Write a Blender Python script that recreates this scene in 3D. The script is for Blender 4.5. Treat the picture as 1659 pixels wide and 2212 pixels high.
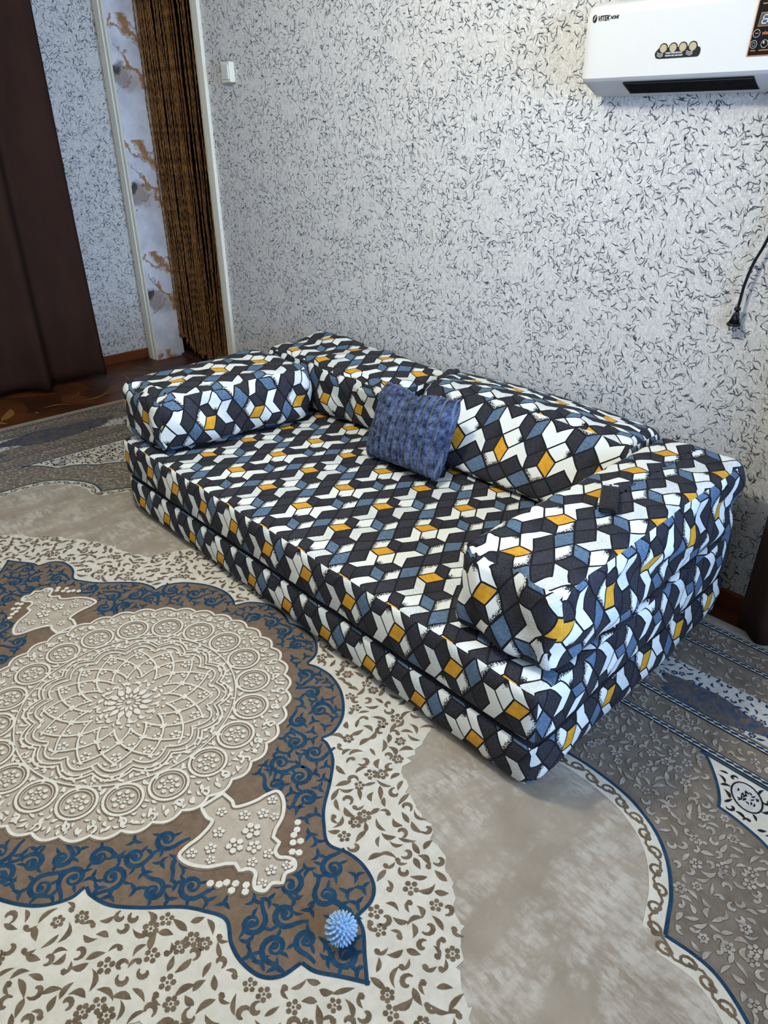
import bpy, bmesh, math, random
import numpy as np
from mathutils import Vector, Matrix, noise as mnoise

for o in list(bpy.data.objects):
    bpy.data.objects.remove(o, do_unlink=True)
SC = bpy.context.scene
COL = SC.collection
R = math.radians
PI = math.pi

# ------------------------------------------------------------------ camera, world, light, exposure
IMG_W, IMG_H, F_PX = 1659, 2212, 1589.72
YAW, PITCH, ROLL = 0.83174, -0.48958, -0.010174
CAM_LOC = Vector((0.0, -2.2147, 1.45))
cam_d = bpy.data.cameras.new('camera')
cam = bpy.data.objects.new('camera', cam_d)
COL.objects.link(cam)
cam_d.sensor_fit = 'VERTICAL'
cam_d.sensor_height = 32.0
cam_d.lens = F_PX / IMG_H * 32.0
cam_d.clip_start = 0.02
_f = Vector((-math.sin(YAW) * math.cos(PITCH), math.cos(YAW) * math.cos(PITCH), math.sin(PITCH)))
_r = Vector((math.cos(YAW), math.sin(YAW), 0))
_u = _r.cross(_f)
_r2 = math.cos(ROLL) * _r + math.sin(ROLL) * _u
_u2 = -math.sin(ROLL) * _r + math.cos(ROLL) * _u
_m = Matrix((_r2, _u2, -_f)).transposed().to_4x4()
_m.translation = CAM_LOC
cam.matrix_world = _m
SC.camera = cam

world = bpy.data.worlds.new('world')
SC.world = world
world.use_nodes = True
world.node_tree.nodes['Background'].inputs[0].default_value = (0.55, 0.70, 1.0, 1)
world.node_tree.nodes['Background'].inputs[1].default_value = 0.25

# ceiling lamp above the middle of the carpet
ld = bpy.data.lights.new('ceiling_light', 'POINT')
ld.energy = 54
ld.color = (1.0, 0.955, 0.835)
ld.shadow_soft_size = 0.085
lo = bpy.data.objects.new('ceiling_light', ld)
lo.location = (-1.55, -1.55, 2.38)
COL.objects.link(lo)
# bluish daylight entering through the window in the right wall
wd = bpy.data.lights.new('window_daylight', 'AREA')
wd.shape = 'RECTANGLE'
wd.size = 1.3
wd.size_y = 1.5
wd.spread = R(95)
wd.energy = 38
wd.color = (0.42, 0.62, 1.0)
wo = bpy.data.objects.new('window_daylight', wd)
wo.location = (1.40, -1.15, 1.42)
wo.rotation_euler = (0, R(90), 0)
COL.objects.link(wo)

SC.view_settings.view_transform = 'Standard'
SC.view_settings.look = 'None'
SC.view_settings.gamma = 1.0
SC.view_settings.use_curve_mapping = False
SC.view_settings.exposure = 0.42


# ------------------------------------------------------------------ helpers
def lin(c):
    r = []
    for v in c:
        v = v / 255.0
        r.append(v / 12.92 if v <= 0.04045 else ((v + 0.055) / 1.055) ** 2.4)
    return (r[0], r[1], r[2], 1.0)


class NB:
    """small node-graph builder"""
    def __init__(self, name):
        self.mat = bpy.data.materials.new(name)
        self.mat.use_nodes = True
        self.nt = self.mat.node_tree
        self.bsdf = self.nt.nodes['Principled BSDF']
        self.bsdf.inputs['Specular IOR Level'].default_value = 0.3

    def n(self, t, **kw):
        nd = self.nt.nodes.new(t)
        for k, v in kw.items():
            setattr(nd, k, v)
        return nd

    def put(self, sock, v):
        if isinstance(v, bpy.types.NodeSocket):
            self.nt.links.new(v, sock)
        elif v is not None:
            sock.default_value = v

    def m(self, op, a, b=None, c=None, clamp=False):
        nd = self.n('ShaderNodeMath', operation=op, use_clamp=clamp)
        self.put(nd.inputs[0], a)
        if b is not None:
            self.put(nd.inputs[1], b)
        if c is not None:
            self.put(nd.inputs[2], c)
        return nd.outputs[0]

    def vm(self, op, a, b=None):
        nd = self.n('ShaderNodeVectorMath', operation=op)
        self.put(nd.inputs[0], a)
        if b is not None:
            self.put(nd.inputs[1], b)
        return nd.outputs[0]

    def sep(self, v):
        nd = self.n('ShaderNodeSeparateXYZ')
        self.put(nd.inputs[0], v)
        return nd.outputs

    def comb(self, x=0.0, y=0.0, z=0.0):
        nd = self.n('ShaderNodeCombineXYZ')
        for s, v in zip(nd.inputs, (x, y, z)):
            self.put(s, v)
        return nd.outputs[0]

    def coord(self, kind='Object'):
        return self.n('ShaderNodeTexCoord').outputs[kind]

    def uv(self, name):
        nd = self.n('ShaderNodeUVMap')
        nd.uv_map = name
        return nd.outputs[0]

    def noise(self, v, scale, detail=3.0, rough=0.55, dist=0.0):
        nd = self.n('ShaderNodeTexNoise')
        self.put(nd.inputs['Vector'], v)
        nd.inputs['Scale'].default_value = scale
        nd.inputs['Detail'].default_value = detail
        nd.inputs['Roughness'].default_value = rough
        nd.inputs['Distortion'].default_value = dist
        return nd

    def mapr(self, v, a, b, c=0.0, d=1.0, smooth=False):
        nd = self.n('ShaderNodeMapRange')
        if smooth:
            nd.interpolation_type = 'SMOOTHSTEP'
        self.put(nd.inputs[0], v)
        for i, x in zip((1, 2, 3, 4), (a, b, c, d)):
            self.put(nd.inputs[i], x)
        return nd.outputs[0]

    def mix(self, f, a, b):
        nd = self.n('ShaderNodeMix', data_type='RGBA')
        self.put(nd.inputs[0], f)
        self.put(nd.inputs[6], a)
        self.put(nd.inputs[7], b)
        return nd.outputs[2]

    def bump(self, h, strength=0.3, dist=0.002):
        nd = self.n('ShaderNodeBump')
        nd.inputs['Strength'].default_value = strength
        nd.inputs['Distance'].default_value = dist
        self.put(nd.inputs['Height'], h)
        self.nt.links.new(nd.outputs[0], self.bsdf.inputs['Normal'])

    def out(self, color, rough=0.7):
        self.put(self.bsdf.inputs['Base Color'], color)
        self.put(self.bsdf.inputs['Roughness'], rough)
        return self.mat


def plain(name, rgb, rough=0.5, var=0.06, scale=40.0, bump=0.0, metal=0.0):
    b = NB(name)
    co = b.coord()
    nz = b.noise(co, scale).outputs[0]
    c = lin(rgb)
    lo_ = tuple(x * (1 - var) for x in c[:3]) + (1,)
    hi_ = tuple(min(1, x * (1 + var)) for x in c[:3]) + (1,)
    b.bsdf.inputs['Metallic'].default_value = metal
    if bump:
        b.bump(nz, bump, 0.003)
    return b.out(b.mix(nz, lo_, hi_), rough)


def mesh_obj(name, verts, faces, mat=None, parent=None, smooth=False, loc=None):
    me = bpy.data.meshes.new(name)
    me.from_pydata(verts, [], faces)
    me.update()
    if mat is not None:
        if isinstance(mat, (list, tuple)):
            for m_ in mat:
                me.materials.append(m_)
        else:
            me.materials.append(mat)
    if smooth:
        me.polygons.foreach_set('use_smooth', [True] * len(me.polygons))
    o = bpy.data.objects.new(name, me)
    COL.objects.link(o)
    if parent is not None:
        o.parent = parent
    if loc is not None:
        o.location = loc
    return o


def from_bm(name, bm, mat, parent=None, smooth=False):
    me = bpy.data.meshes.new(name)
    bm.normal_update()
    bm.to_mesh(me)
    bm.free()
    if mat is not None:
        me.materials.append(mat)
    if smooth:
        me.polygons.foreach_set('use_smooth', [True] * len(me.polygons))
    o = bpy.data.objects.new(name, me)
    COL.objects.link(o)
    if parent is not None:
        o.parent = parent
    return o


def box_bm(bm, x0, x1, y0, y1, z0, z1, bevel=0.0, seg=2):
    r = bmesh.ops.create_cube(bm, size=1.0)
    vs = r['verts']
    for v in vs:
        v.co = Vector(((x0 + x1) / 2 + v.co.x * (x1 - x0), (y0 + y1) / 2 + v.co.y * (y1 - y0), (z0 + z1) / 2 + v.co.z * (z1 - z0)))
    if bevel:
        es = list({e for v in vs for e in v.link_edges})
        bmesh.ops.bevel(bm, geom=es, offset=bevel, segments=seg, profile=0.6, affect='EDGES')


def box(name, x0, x1, y0, y1, z0, z1, mat, parent=None, bevel=0.0, seg=2, smooth=False):
    bm = bmesh.new()
    box_bm(bm, x0, x1, y0, y1, z0, z1, bevel, seg)
    return from_bm(name, bm, mat, parent, smooth)


def tube(name, pts, rad, mat, parent=None, sides=8, cap=True):
    pts = [Vector(p) for p in pts]
    vs, fs = [], []
    up = Vector((0.31, 0.77, 0.55)).normalized()
    for i, p in enumerate(pts):
        t = (pts[min(i + 1, len(pts) - 1)] - pts[max(i - 1, 0)]).normalized()
        a = t.cross(up).normalized()
        b = t.cross(a)
        r = rad(i / (len(pts) - 1)) if callable(rad) else rad
        for k in range(sides):
            w = 2 * PI * k / sides
            vs.append(p + a * math.cos(w) * r + b * math.sin(w) * r)
    for i in range(len(pts) - 1):
        for k in range(sides):
            k2 = (k + 1) % sides
            fs.append((i * sides + k, i * sides + k2, (i + 1) * sides + k2, (i + 1) * sides + k))
    if cap:
        fs.append(tuple(range(sides))[::-1])
        fs.append(tuple((len(pts) - 1) * sides + k for k in range(sides)))
    return mesh_obj(name, vs, fs, mat, parent, True)


def spline(cp, n):
    """Catmull-Rom through the control points"""
    cp = [np.array(p, float) for p in cp]
    q = [2 * cp[0] - cp[1]] + cp + [2 * cp[-1] - cp[-2]]
    out = []
    for i in range(1, len(q) - 2):
        for k in range(n):
            t = k / n
            out.append(0.5 * (2 * q[i] + (q[i + 1] - q[i - 1]) * t + (2 * q[i - 1] - 5 * q[i] + 4 * q[i + 1] - q[i + 2]) * t * t + (3 * q[i] - 3 * q[i + 1] + q[i + 2] - q[i - 1]) * t ** 3))
    out.append(cp[-1])
    return out


def text_mesh(name, s, size, mat, parent, loc, shear=0.0, sx=1.0):
    """flat lettering facing -y"""
    cu = bpy.data.curves.new(name, 'FONT')
    cu.body = s
    cu.size = size
    cu.shear = shear
    cu.extrude = 0.0003
    cu.offset = size * 0.022
    tmp = bpy.data.objects.new(name, cu)
    COL.objects.link(tmp)
    dg = bpy.context.evaluated_depsgraph_get()
    me = bpy.data.meshes.new_from_object(tmp.evaluated_get(dg))
    bpy.data.objects.remove(tmp, do_unlink=True)
    me.materials.clear()
    me.materials.append(mat)
    o = bpy.data.objects.new(name, me)
    COL.objects.link(o)
    o.parent = parent
    o.location = loc
    o.rotation_euler = (R(90), 0, 0)
    o.scale = (sx, 1, 1)
    return o


def tag(o, label=None, cat=None, group=None, kind=None):
    if label:
        o['label'] = label
    if cat:
        o['category'] = cat
    if group:
        o['group'] = group
    if kind:
        o['kind'] = kind
    return o


def thing(name, label, cat, loc=(0, 0, 0), rz=0.0, group=None):
    o = bpy.data.objects.new(name, None)
    o.empty_display_size = 0.05
    COL.objects.link(o)
    o.location = loc
    o.rotation_euler = (0, 0, rz)
    return tag(o, label, cat, group)


# ------------------------------------------------------------------ materials of the setting
def wallpaper(name, ax):
    """off-white wallpaper with scattered short curved slate strokes; ax = in-plane horizontal axis (0 = x, 1 = y)"""
    b = NB(name)
    s = b.sep(b.coord())
    p = b.comb(s[ax], s[2], 0.0)
    wl = b.noise(p, 48.0, 2.0, 0.5)
    flow = b.noise(p, 4.5, 1.0, 0.5).outputs[0]
    dens = b.noise(p, 11.0, 2.0, 0.6).outputs[0]
    masks, heavy = None, None
    specs = [(23.0, (0.0, 0.0, 0), 0.042, 0.0017, 0.42), (27.0, (3.7, 1.3, 0), 0.034, 0.0019, 0.40),
             (33.0, (7.1, 5.9, 0), 0.028, 0.0015, 0.36), (25.0, (11.3, 8.7, 0), 0.036, 0.0016, 0.42), (38.0, (2.3, 9.1, 0), 0.022, 0.0013, 0.36)]
    for sc_, off, ln, wd_, thr in specs:
        q = b.vm('ADD', p, off)
        # slight warp makes the strokes wavy
        q = b.vm('ADD', q, b.vm('MULTIPLY', b.vm('SUBTRACT', wl.outputs[1], (0.5, 0.5, 0.5)), (0.020, 0.020, 0.0)))
        v = b.n('ShaderNodeTexVoronoi', voronoi_dimensions='2D', feature='F1')
        b.put(v.inputs['Vector'], q)
        v.inputs['Scale'].default_value = sc_
        v.inputs['Randomness'].default_value = 0.9
        col = b.sep(v.outputs['Color'])
        l = b.sep(b.vm('SUBTRACT', q, v.outputs['Position']))
        ang = b.m('ADD', b.m('MULTIPLY', flow, 9.0), b.m('MULTIPLY', col[0], 2.6))
        ca, sa = b.m('COSINE', ang), b.m('SINE', ang)
        lx = b.m('ADD', b.m('MULTIPLY', l[0], ca), b.m('MULTIPLY', l[1], sa))
        ly = b.m('SUBTRACT', b.m('MULTIPLY', l[1], ca), b.m('MULTIPLY', l[0], sa))
        bend = b.m('MULTIPLY', b.m('SUBTRACT', col[1], 0.5), 75.0)
        ly = b.m('ADD', ly, b.m('MULTIPLY', bend, b.m('MULTIPLY', lx, lx)))
        lt = b.m('DIVIDE', lx, b.m('MULTIPLY', ln * 0.5, b.m('ADD', 0.55, b.m('MULTIPLY', col[2], 0.6))))
        taper = b.m('SUBTRACT', 1.0, b.m('MULTIPLY', lt, lt), clamp=True)
        edge = b.m('SUBTRACT', b.m('MULTIPLY', taper, wd_), b.m('ABSOLUTE', ly))
        mk = b.mapr(edge, -0.0002, 0.0005, 0.0, 1.0)
        keep = b.m('GREATER_THAN', b.m('ADD', col[2], b.m('MULTIPLY', b.m('SUBTRACT', dens, 0.5), 3.6)), thr)
        mk = b.m('MULTIPLY', mk, keep)
        masks = mk if masks is None else b.m('MAXIMUM', masks, mk)
    fib = b.noise(b.comb(b.m('MULTIPLY', s[ax], 1.0), b.m('MULTIPLY', s[2], 0.6), 0.0), 120.0, 3.0, 0.65, 1.6).outputs[0]
    big = b.noise(p, 2.0, 2.0, 0.5).outputs[0]
    pale = b.mix(b.mapr(fib, 0.35, 0.65), lin((178, 180, 180)), lin((232, 232, 229)))
    pale = b.mix(b.m('MULTIPLY', big, 0.25), pale, lin((226, 214, 202)))
    ink = b.mix(b.mapr(b.noise(p, 34.0, 2.0).outputs[0], 0.3, 0.7), lin((26, 38, 48)), lin((92, 106, 118)))
    b.bump(b.m('ADD', fib, b.m('MULTIPLY', masks, -0.5)), 0.55, 0.004)
    return b.out(b.mix(masks, pale, ink), 0.75)


def linoleum():
    b = NB('brown_linoleum')
    co = b.coord()
    big = b.noise(co, 3.2, 3.0, 0.55, 0.6).outputs[0]
    vor = b.n('ShaderNodeTexVoronoi', feature='F1')
    b.put(vor.inputs['Vector'], b.vm('ADD', co, b.vm('MULTIPLY', b.noise(co, 5.0).outputs[1], (0.25, 0.25, 0))))
    vor.inputs['Scale'].default_value = 4.5
    c = b.sep(vor.outputs['Color'])[0]
    col = b.mix(c, lin((58, 33, 20)), lin((112, 62, 30)))
    col = b.mix(b.mapr(big, 0.35, 0.7), col, lin((72, 44, 30)))
    return b.out(col, 0.38)


def marble_panel():
    """white PVC marble with a repeating gold / grey vein motif (repeat 0.648 m)"""
    b = NB('gold_vein_marble')
    s = b.sep(b.coord())
    wz = b.noise(b.coord(), 14.0, 4.0, 0.6).outputs[1]
    wz2 = b.noise(b.coord(), 42.0, 3.0, 0.6).outputs[1]
    w = b.sep(b.vm('ADD', b.vm('MULTIPLY', b.vm('SUBTRACT', wz, (0.5, 0.5, 0.5)), (2.2, 2.2, 2.2)), b.vm('MULTIPLY', b.vm('SUBTRACT', wz2, (0.5, 0.5, 0.5)), (0.7, 0.7, 0.7))))
    y = b.m('ADD', s[1], b.m('MULTIPLY', w[1], 0.05))
    z = b.m('ADD', b.m('MODULO', b.m('ADD', s[2], 0.648 * 2 - 0.06), 0.648), b.m('MULTIPLY', w[2], 0.06))

    def seg(a, c, w0):
        ax_, az = a
        dx, dz = c[0] - a[0], c[1] - a[1]
        L2 = dx * dx + dz * dz
        px, pz = b.m('SUBTRACT', y, ax_), b.m('SUBTRACT', z, az)
        t = b.m('DIVIDE', b.m('ADD', b.m('MULTIPLY', px, dx), b.m('MULTIPLY', pz, dz)), L2, clamp=True)
        qx, qz = b.m('SUBTRACT', px, b.m('MULTIPLY', t, dx)), b.m('SUBTRACT', pz, b.m('MULTIPLY', t, dz))
        d = b.m('SQRT', b.m('ADD', b.m('MULTIPLY', qx, qx), b.m('MULTIPLY', qz, qz)))
        return b.mapr(d, w0, w0 * 0.35, 0.0, 1.0)

    cloud = b.noise(b.coord(), 7.0, 4.0, 0.6).outputs[0]
    col = b.mix(b.mapr(cloud, 0.3, 0.75), lin((236, 238, 242)), lin((190, 193, 200)))
    # smoky grey-brown cloud
    py, pz = b.m('SUBTRACT', y, 0.03), b.m('SUBTRACT', z, 0.345)
    d = b.m('SQRT', b.m('ADD', b.m('MULTIPLY', b.m('MULTIPLY', py, py), 0.8), b.m('MULTIPLY', pz, pz)))
    col = b.mix(b.mapr(d, 0.080, 0.045, 0.0, 0.62, True), col, lin((112, 102, 98)))
    py2, pz2 = b.m('SUBTRACT', y, 0.01), b.m('SUBTRACT', z, 0.37)
    d2 = b.m('SQRT', b.m('ADD', b.m('MULTIPLY', py2, py2), b.m('MULTIPLY', pz2, pz2)))
    col = b.mix(b.mapr(d2, 0.042, 0.020, 0.0, 0.85, True), col, lin((58, 46, 38)))
    py3, pz3 = b.m('SUBTRACT', y, 0.085), b.m('SUBTRACT', z, 0.315)
    d3 = b.m('SQRT', b.m('ADD', b.m('MULTIPLY', b.m('MULTIPLY', py3, py3), 0.7), b.m('MULTIPLY', pz3, pz3)))
    col = b.mix(b.mapr(d3, 0.085, 0.03, 0.0, 0.55, True), col, lin((170, 148, 128)))
    grey = None
    for a, c, w0 in [((0.02, 0.51), (0.10, 0.40), 0.006), ((0.0, 0.60), (0.19, 0.48), 0.004), ((0.1, 0.62), (0.2, 0.56), 0.008), ((0.0, 0.25), (0.12, 0.33), 0.005)]:
        g = seg(a, c, w0)
        grey = g if grey is None else b.m('MAXIMUM', grey, g)
    col = b.mix(b.m('MULTIPLY', grey, 0.7), col, lin((120, 112, 108)))
    gold = None
    for a, c, w0 in [((0.085, 0.645), (0.12, 0.56), 0.026), ((0.12, 0.56), (0.20, 0.505), 0.020), ((0.03, 0.575), (0.12, 0.555), 0.007),
                     ((0.08, 0.44), (0.10, 0.385), 0.011), ((0.10, 0.385), (0.16, 0.36), 0.010), ((0.16, 0.36), (0.185, 0.28), 0.016), ((0.06, 0.385), (0.1, 0.39), 0.006),
                     ((0.015, 0.60), (0.02, 0.63), 0.010)]:
        g = seg(a, c, w0 * 1.45)
        gold = g if gold is None else b.m('MAXIMUM', gold, g)
    gc = b.mix(b.noise(b.coord(), 30.0).outputs[0], lin((120, 74, 34)), lin((196, 148, 92)))
    col = b.mix(b.m('MULTIPLY', gold, 0.92), col, gc)
    return b.out(col, 0.25)


def curtain_mat():
    b = NB('dark_brown_curtain')
    co = b.coord()
    nz = b.noise(b.vm('MULTIPLY', co, (1, 1, 0.35)), 9.0, 4.0, 0.6).outputs[0]
    weave = b.noise(b.vm('MULTIPLY', co, (1, 1, 0.2)), 420.0, 2.0).outputs[0]
    b.bump(weave, 0.2, 0.001)
    b.bsdf.inputs['Specular IOR Level'].default_value = 0.1
    return b.out(b.mix(nz, lin((44, 29, 24)), lin((66, 46, 38))), 0.9)


M = {}
M['wall_x'] = wallpaper('fleck_wallpaper_long_wall', 0)
M['wall_y'] = wallpaper('fleck_wallpaper_end_wall', 1)
M['lino'] = linoleum()
M['marble'] = marble_panel()
M['curtain'] = curtain_mat()
M['ceiling'] = plain('ceiling_white', (232, 232, 228), 0.9, 0.03, 8)
M['casing'] = plain('cream_painted_wood', (226, 224, 206), 0.45, 0.05, 25, 0.05)
M['baseboard'] = plain('brown_baseboard', (110, 58, 30), 0.45, 0.2, 12)
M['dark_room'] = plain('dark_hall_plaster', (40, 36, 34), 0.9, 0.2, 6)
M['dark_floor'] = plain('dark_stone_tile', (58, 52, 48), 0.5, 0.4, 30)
M['ledge'] = plain('brown_threshold', (74, 40, 28), 0.5, 0.25, 14)

# ------------------------------------------------------------------ the room shell
XL, XR, YB, ZC = -4.865, 1.45, -3.42, 2.62      # left wall, right wall, back wall, ceiling
DX0, DX1, DTOP = -4.735, -3.765, 2.12           # doorway in the long wall
WT = 0.20                                        # thickness of the long wall


def struct(o):
    o['kind'] = 'structure'
    return o


struct(box('floor', XL - 0.2, XR + 0.1, YB - 0.1, WT, -0.06, 0.0, M['lino']))
# long wall with the doorway
bm = bmesh.new()
box_bm(bm, DX1, XR + 0.1, 0.0, WT, 0.0, ZC)
box_bm(bm, XL - 0.2, DX0, 0.0, WT, 0.0, ZC)
box_bm(bm, DX0, DX1, 0.0, WT, DTOP, ZC)
struct(from_bm('wall_heater', bm, M['wall_x']))
struct(box('wall_left', XL - 0.2, XL, YB - 0.1, 0.0, 0.0, ZC, M['wall_y']))
struct(box('wall_back', XL, XR + 0.1, YB - 0.1, YB, 0.0, ZC, M['wall_x']))
bm = bmesh.new()
WY0, WY1, WZ0, WZ1 = -1.95, -0.35, 0.80, 2.20
box_bm(bm, XR, XR + 0.1, YB, WY0, 0, ZC)
box_bm(bm, XR, XR + 0.1, WY1, 0.0, 0, ZC)
box_bm(bm, XR, XR + 0.1, WY0, WY1, 0, WZ0)
box_bm(bm, XR, XR + 0.1, WY0, WY1, WZ1, ZC)
struct(from_bm('wall_right', bm, M['wall_y']))
struct(box('ceiling', XL - 0.2, XR + 0.1, YB - 0.1, WT, ZC, ZC + 0.08, M['ceiling']))
bm = bmesh.new()
for a, c, d, e in [(WY0, WY1, WZ0, WZ0 + 0.06), (WY0, WY1, WZ1 - 0.06, WZ1), (WY0, WY0 + 0.06, WZ0, WZ1), (WY1 - 0.06, WY1, WZ0, WZ1), (-1.19, -1.11, WZ0, WZ1)]:
    box_bm(bm, XR + 0.02, XR + 0.08, a, c, d, e)
struct(from_bm('window_1', bm, M['casing']))
# dark hall behind the doorway
bm = bmesh.new()
box_bm(bm, -5.2, -2.9, 1.6, 1.7, -0.06, ZC)
box_bm(bm, -5.2, -5.1, WT, 1.6, -0.06, ZC)
box_bm(bm, -3.0, -2.9, WT, 1.6, -0.06, ZC)
box_bm(bm, -5.2, -2.9, WT, 1.7, ZC, ZC + 0.08)
struct(from_bm('wall_hall', bm, M['dark_room']))
struct(box('floor_hall', -5.1, -3.0, WT, 1.6, -0.06, -0.004, M['dark_floor']))
struct(box('trim_1', DX0, DX1, WT - 0.02, WT + 0.05, -0.004, 0.014, M['ledge'], bevel=0.004))
# marble jamb lining the far side of the doorway
struct(box('trim_2', DX0 - 0.001, DX0 + 0.008, 0.001, WT + 0.002, 0.0, DTOP, M['marble']))


def casing(name, xa, xb, inner_right):
    """two-step painted door casing on the long wall"""
    bm = bmesh.new()
    w = xb - xa
    if inner_right:        # opening lies to the right of the strip
        box_bm(bm, xa, xb - 0.3 * w, -0.018, 0.0, 0.0, DTOP + 0.07, 0.004)
        box_bm(bm, xb - 0.32 * w, xb, -0.010, 0.012, 0.0, DTOP + 0.07, 0.003)
    else:
        box_bm(bm, xa + 0.34 * w, xb, -0.020, 0.0, 0.0, DTOP + 0.07, 0.005)
        box_bm(bm, xa, xa + 0.36 * w, -0.011, 0.012, 0.0, DTOP + 0.07, 0.003)
    return struct(from_bm(name, bm, M['casing']))


casing('trim_3', -4.825, DX0 + 0.006, True)
casing('trim_4', DX1 - 0.004, -3.690, False)
struct(box('baseboard_left', XL, XL + 0.018, YB, -0.0005, 0.0, 0.062, M['baseboard'], bevel=0.004))
struct(box('baseboard_heater', -3.689, XR, -0.018, -0.0005, 0.0, 0.062, M['baseboard'], bevel=0.004))


# ------------------------------------------------------------------ printed fabric of the cushions: every printed cell is its own patch of faces
def fabric_mats():
    out = {}

    def white(name, c0, c1, mode):
        b = NB(name)
        co = b.coord()
        uvs = b.sep(b.uv('cell'))
        nz = b.noise(co, 260.0, 2.0).outputs[0]
        col = b.mix(nz, lin(c0), lin(c1))
        if mode == 'dots':
            d = b.noise(co, 700.0, 1.0).outputs[0]
            col = b.mix(b.mapr(d, 0.52, 0.62), col, lin((150, 156, 160)))
        if mode in ('stipple', 'smudge'):
            st = b.noise(co, 330.0, 3.0, 0.7).outputs[0]
            if mode == 'stipple':
                e = b.m('MINIMUM', b.m('MULTIPLY', uvs[0], 1.15), b.m('SUBTRACT', 1.0, uvs[1]))
                mk = b.mapr(e, 0.34, 0.02, 0.0, 1.0)
                band = b.mapr(e, 0.36, 0.30, 0.0, 1.0)
                f = b.m('MULTIPLY', band, b.m('GREATER_THAN', b.m('ADD', st, b.m('MULTIPLY', mk, 0.17)), 0.555))
            else:
                dx, dy = b.m('SUBTRACT', 1.0, uvs[0]), uvs[1]
                r_ = b.m('SQRT', b.m('ADD', b.m('MULTIPLY', dx, dx), b.m('MULTIPLY', dy, dy)))
                f = b.m('GREATER_THAN', b.m('ADD', b.mapr(r_, 0.75, 0.0, 0.0, 1.0), b.m('MULTIPLY', b.m('SUBTRACT', st, 0.5), 1.3)), 0.52)
            col = b.mix(f, col, lin((18, 18, 22)))
        b.bump(nz, 0.12, 0.0006)
        return b.out(col, 0.82)

    out['white'] = white('fabric_white', (222, 226, 218), (238, 240, 232), '')
    out['white_dots'] = white('fabric_white_dotted', (216, 221, 215), (236, 239, 232), 'dots')
    out['stipple'] = white('fabric_white_stippled', (222, 226, 218), (238, 240, 232), 'stipple')
    out['smudge'] = white('fabric_white_smudged', (222, 226, 218), (238, 240, 232), 'smudge')

    def tone(name, c0, c1, scale, lo_, hi_, grad=False):
        b = NB(name)
        nz = b.noise(b.coord(), scale, 3.0, 0.65).outputs[0]
        col = b.mix(b.mapr(nz, lo_, hi_), lin(c0), lin(c1))
        if grad:
            uvs = b.sep(b.uv('cell'))
            g = b.mapr(b.m('SUBTRACT', uvs[0], uvs[1]), 0.0, 0.9, 0.0, 0.8)
            col = b.mix(g, col, lin((16, 16, 20)))
        b.bump(nz, 0.1, 0.0006)
        return b.out(col, 0.85)

    out['dark'] = tone('fabric_charcoal_grain', (17, 17, 21), (70, 70, 76), 420.0, 0.38, 0.70)
    out['dark_plain'] = tone('fabric_charcoal_plain', (36, 36, 42), (52, 52, 60), 90.0, 0.3, 0.7, True)
    out['grey'] = tone('fabric_graphite', (42, 42, 49), (60, 60, 68), 120.0, 0.3, 0.7)
    out['blue'] = tone('fabric_steel_blue', (66, 88, 112), (104, 128, 150), 150.0, 0.3, 0.7)
    out['yellow'] = tone('fabric_mustard', (202, 142, 30), (226, 168, 52), 70.0, 0.3, 0.7)
    out['line'] = tone('fabric_black_line', (12, 12, 16), (22, 22, 28), 90.0, 0.3, 0.7)
    return out


FM = fabric_mats()
FKEYS = list(FM)
FIDX = {k: i for i, k in enumerate(FKEYS)}
FLIST = [FM[k] for k in FKEYS]
LX, LOW = np.array((0.1975, 0.0)), np.array((0.008, -0.1885))
PV = {k: np.array(v) for k, v in dict(
    A=(-.035, -.021), B=(-.0102, .0265), C=(.0328, .0241), D=(.0094, -.028), E=(-.061, .023), F=(-.0315, .069), G=(.0045, .075),
    H=(.0393, -.070), I=(.0649, -.0219), J=(.0022, -.0708), M=(.063, .0715), N=(.104, .0745), O=(.0763, .0256), P=(.1035, -.0217),
    Q=(.0874, -.072), V=(.1358, -.0678)).items()}
for k_, (src, sh) in dict(L=('F', LOW), K=('G', LOW), S=('M', LOW), R=('N', LOW), T=('E', LX), U=('A', LX), l=('F', LX + LOW), j=('J', LX), t=('E', LX + LOW), h=('H', -LOW)).items():
    PV[k_] = PV[src] + sh
# corners, colour in even columns, colour in odd columns, edges without a line
PRINT = [('ADCB', 'yellow', 'yellow', ''), ('ABFE', 'stipple', 'stipple', ''), ('BCGF', 'dark', 'dark', ''), ('DHIC', 'smudge', 'dark_plain', ''),
         ('AJHD', 'white', 'white_dots', '1'), ('JLKH', 'white', 'white_dots', '3'), ('CONM', 'white', 'white_dots', '0'), ('CIPO', 'white', 'white_dots', '3'),
         ('HQPI', 'dark', 'dark', ''), ('HSRQ', 'blue', 'blue', ''), ('GCMh', 'dark_plain', 'smudge', ''), ('OPTN', 'dark', 'dark', ''),
         ('PVUT', 'blue', 'grey', ''), ('RVPQ', 'stipple', 'stipple', ''), ('VljU', 'dark', 'dark', ''), ('RtlV', 'grey', 'blue', '')]
PAR = [0.0, 0.056, 0.2, 0.4, 0.6, 0.8, 0.944, 1.0]


def clip_rect(poly, a, b):
    """Sutherland-Hodgman against |s|<=a, |t|<=b; poly = list of (s, t, u, v)"""
    for ax_, sg, lim in ((0, 1, a), (0, -1, a), (1, 1, b), (1, -1, b)):
        res = []
        n = len(poly)
        for i in range(n):
            p, q = poly[i], poly[(i + 1) % n]
            dp, dq = lim - sg * p[ax_], lim - sg * q[ax_]
            if dp >= 0:
                res.append(p)
            if (dp >= 0) != (dq >= 0):
                w = dp / (dp - dq)
                res.append(tuple(x + (y - x) * w for x, y in zip(p, q)))
        poly = res
        if len(poly) < 3:
            return None
    return poly


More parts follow.
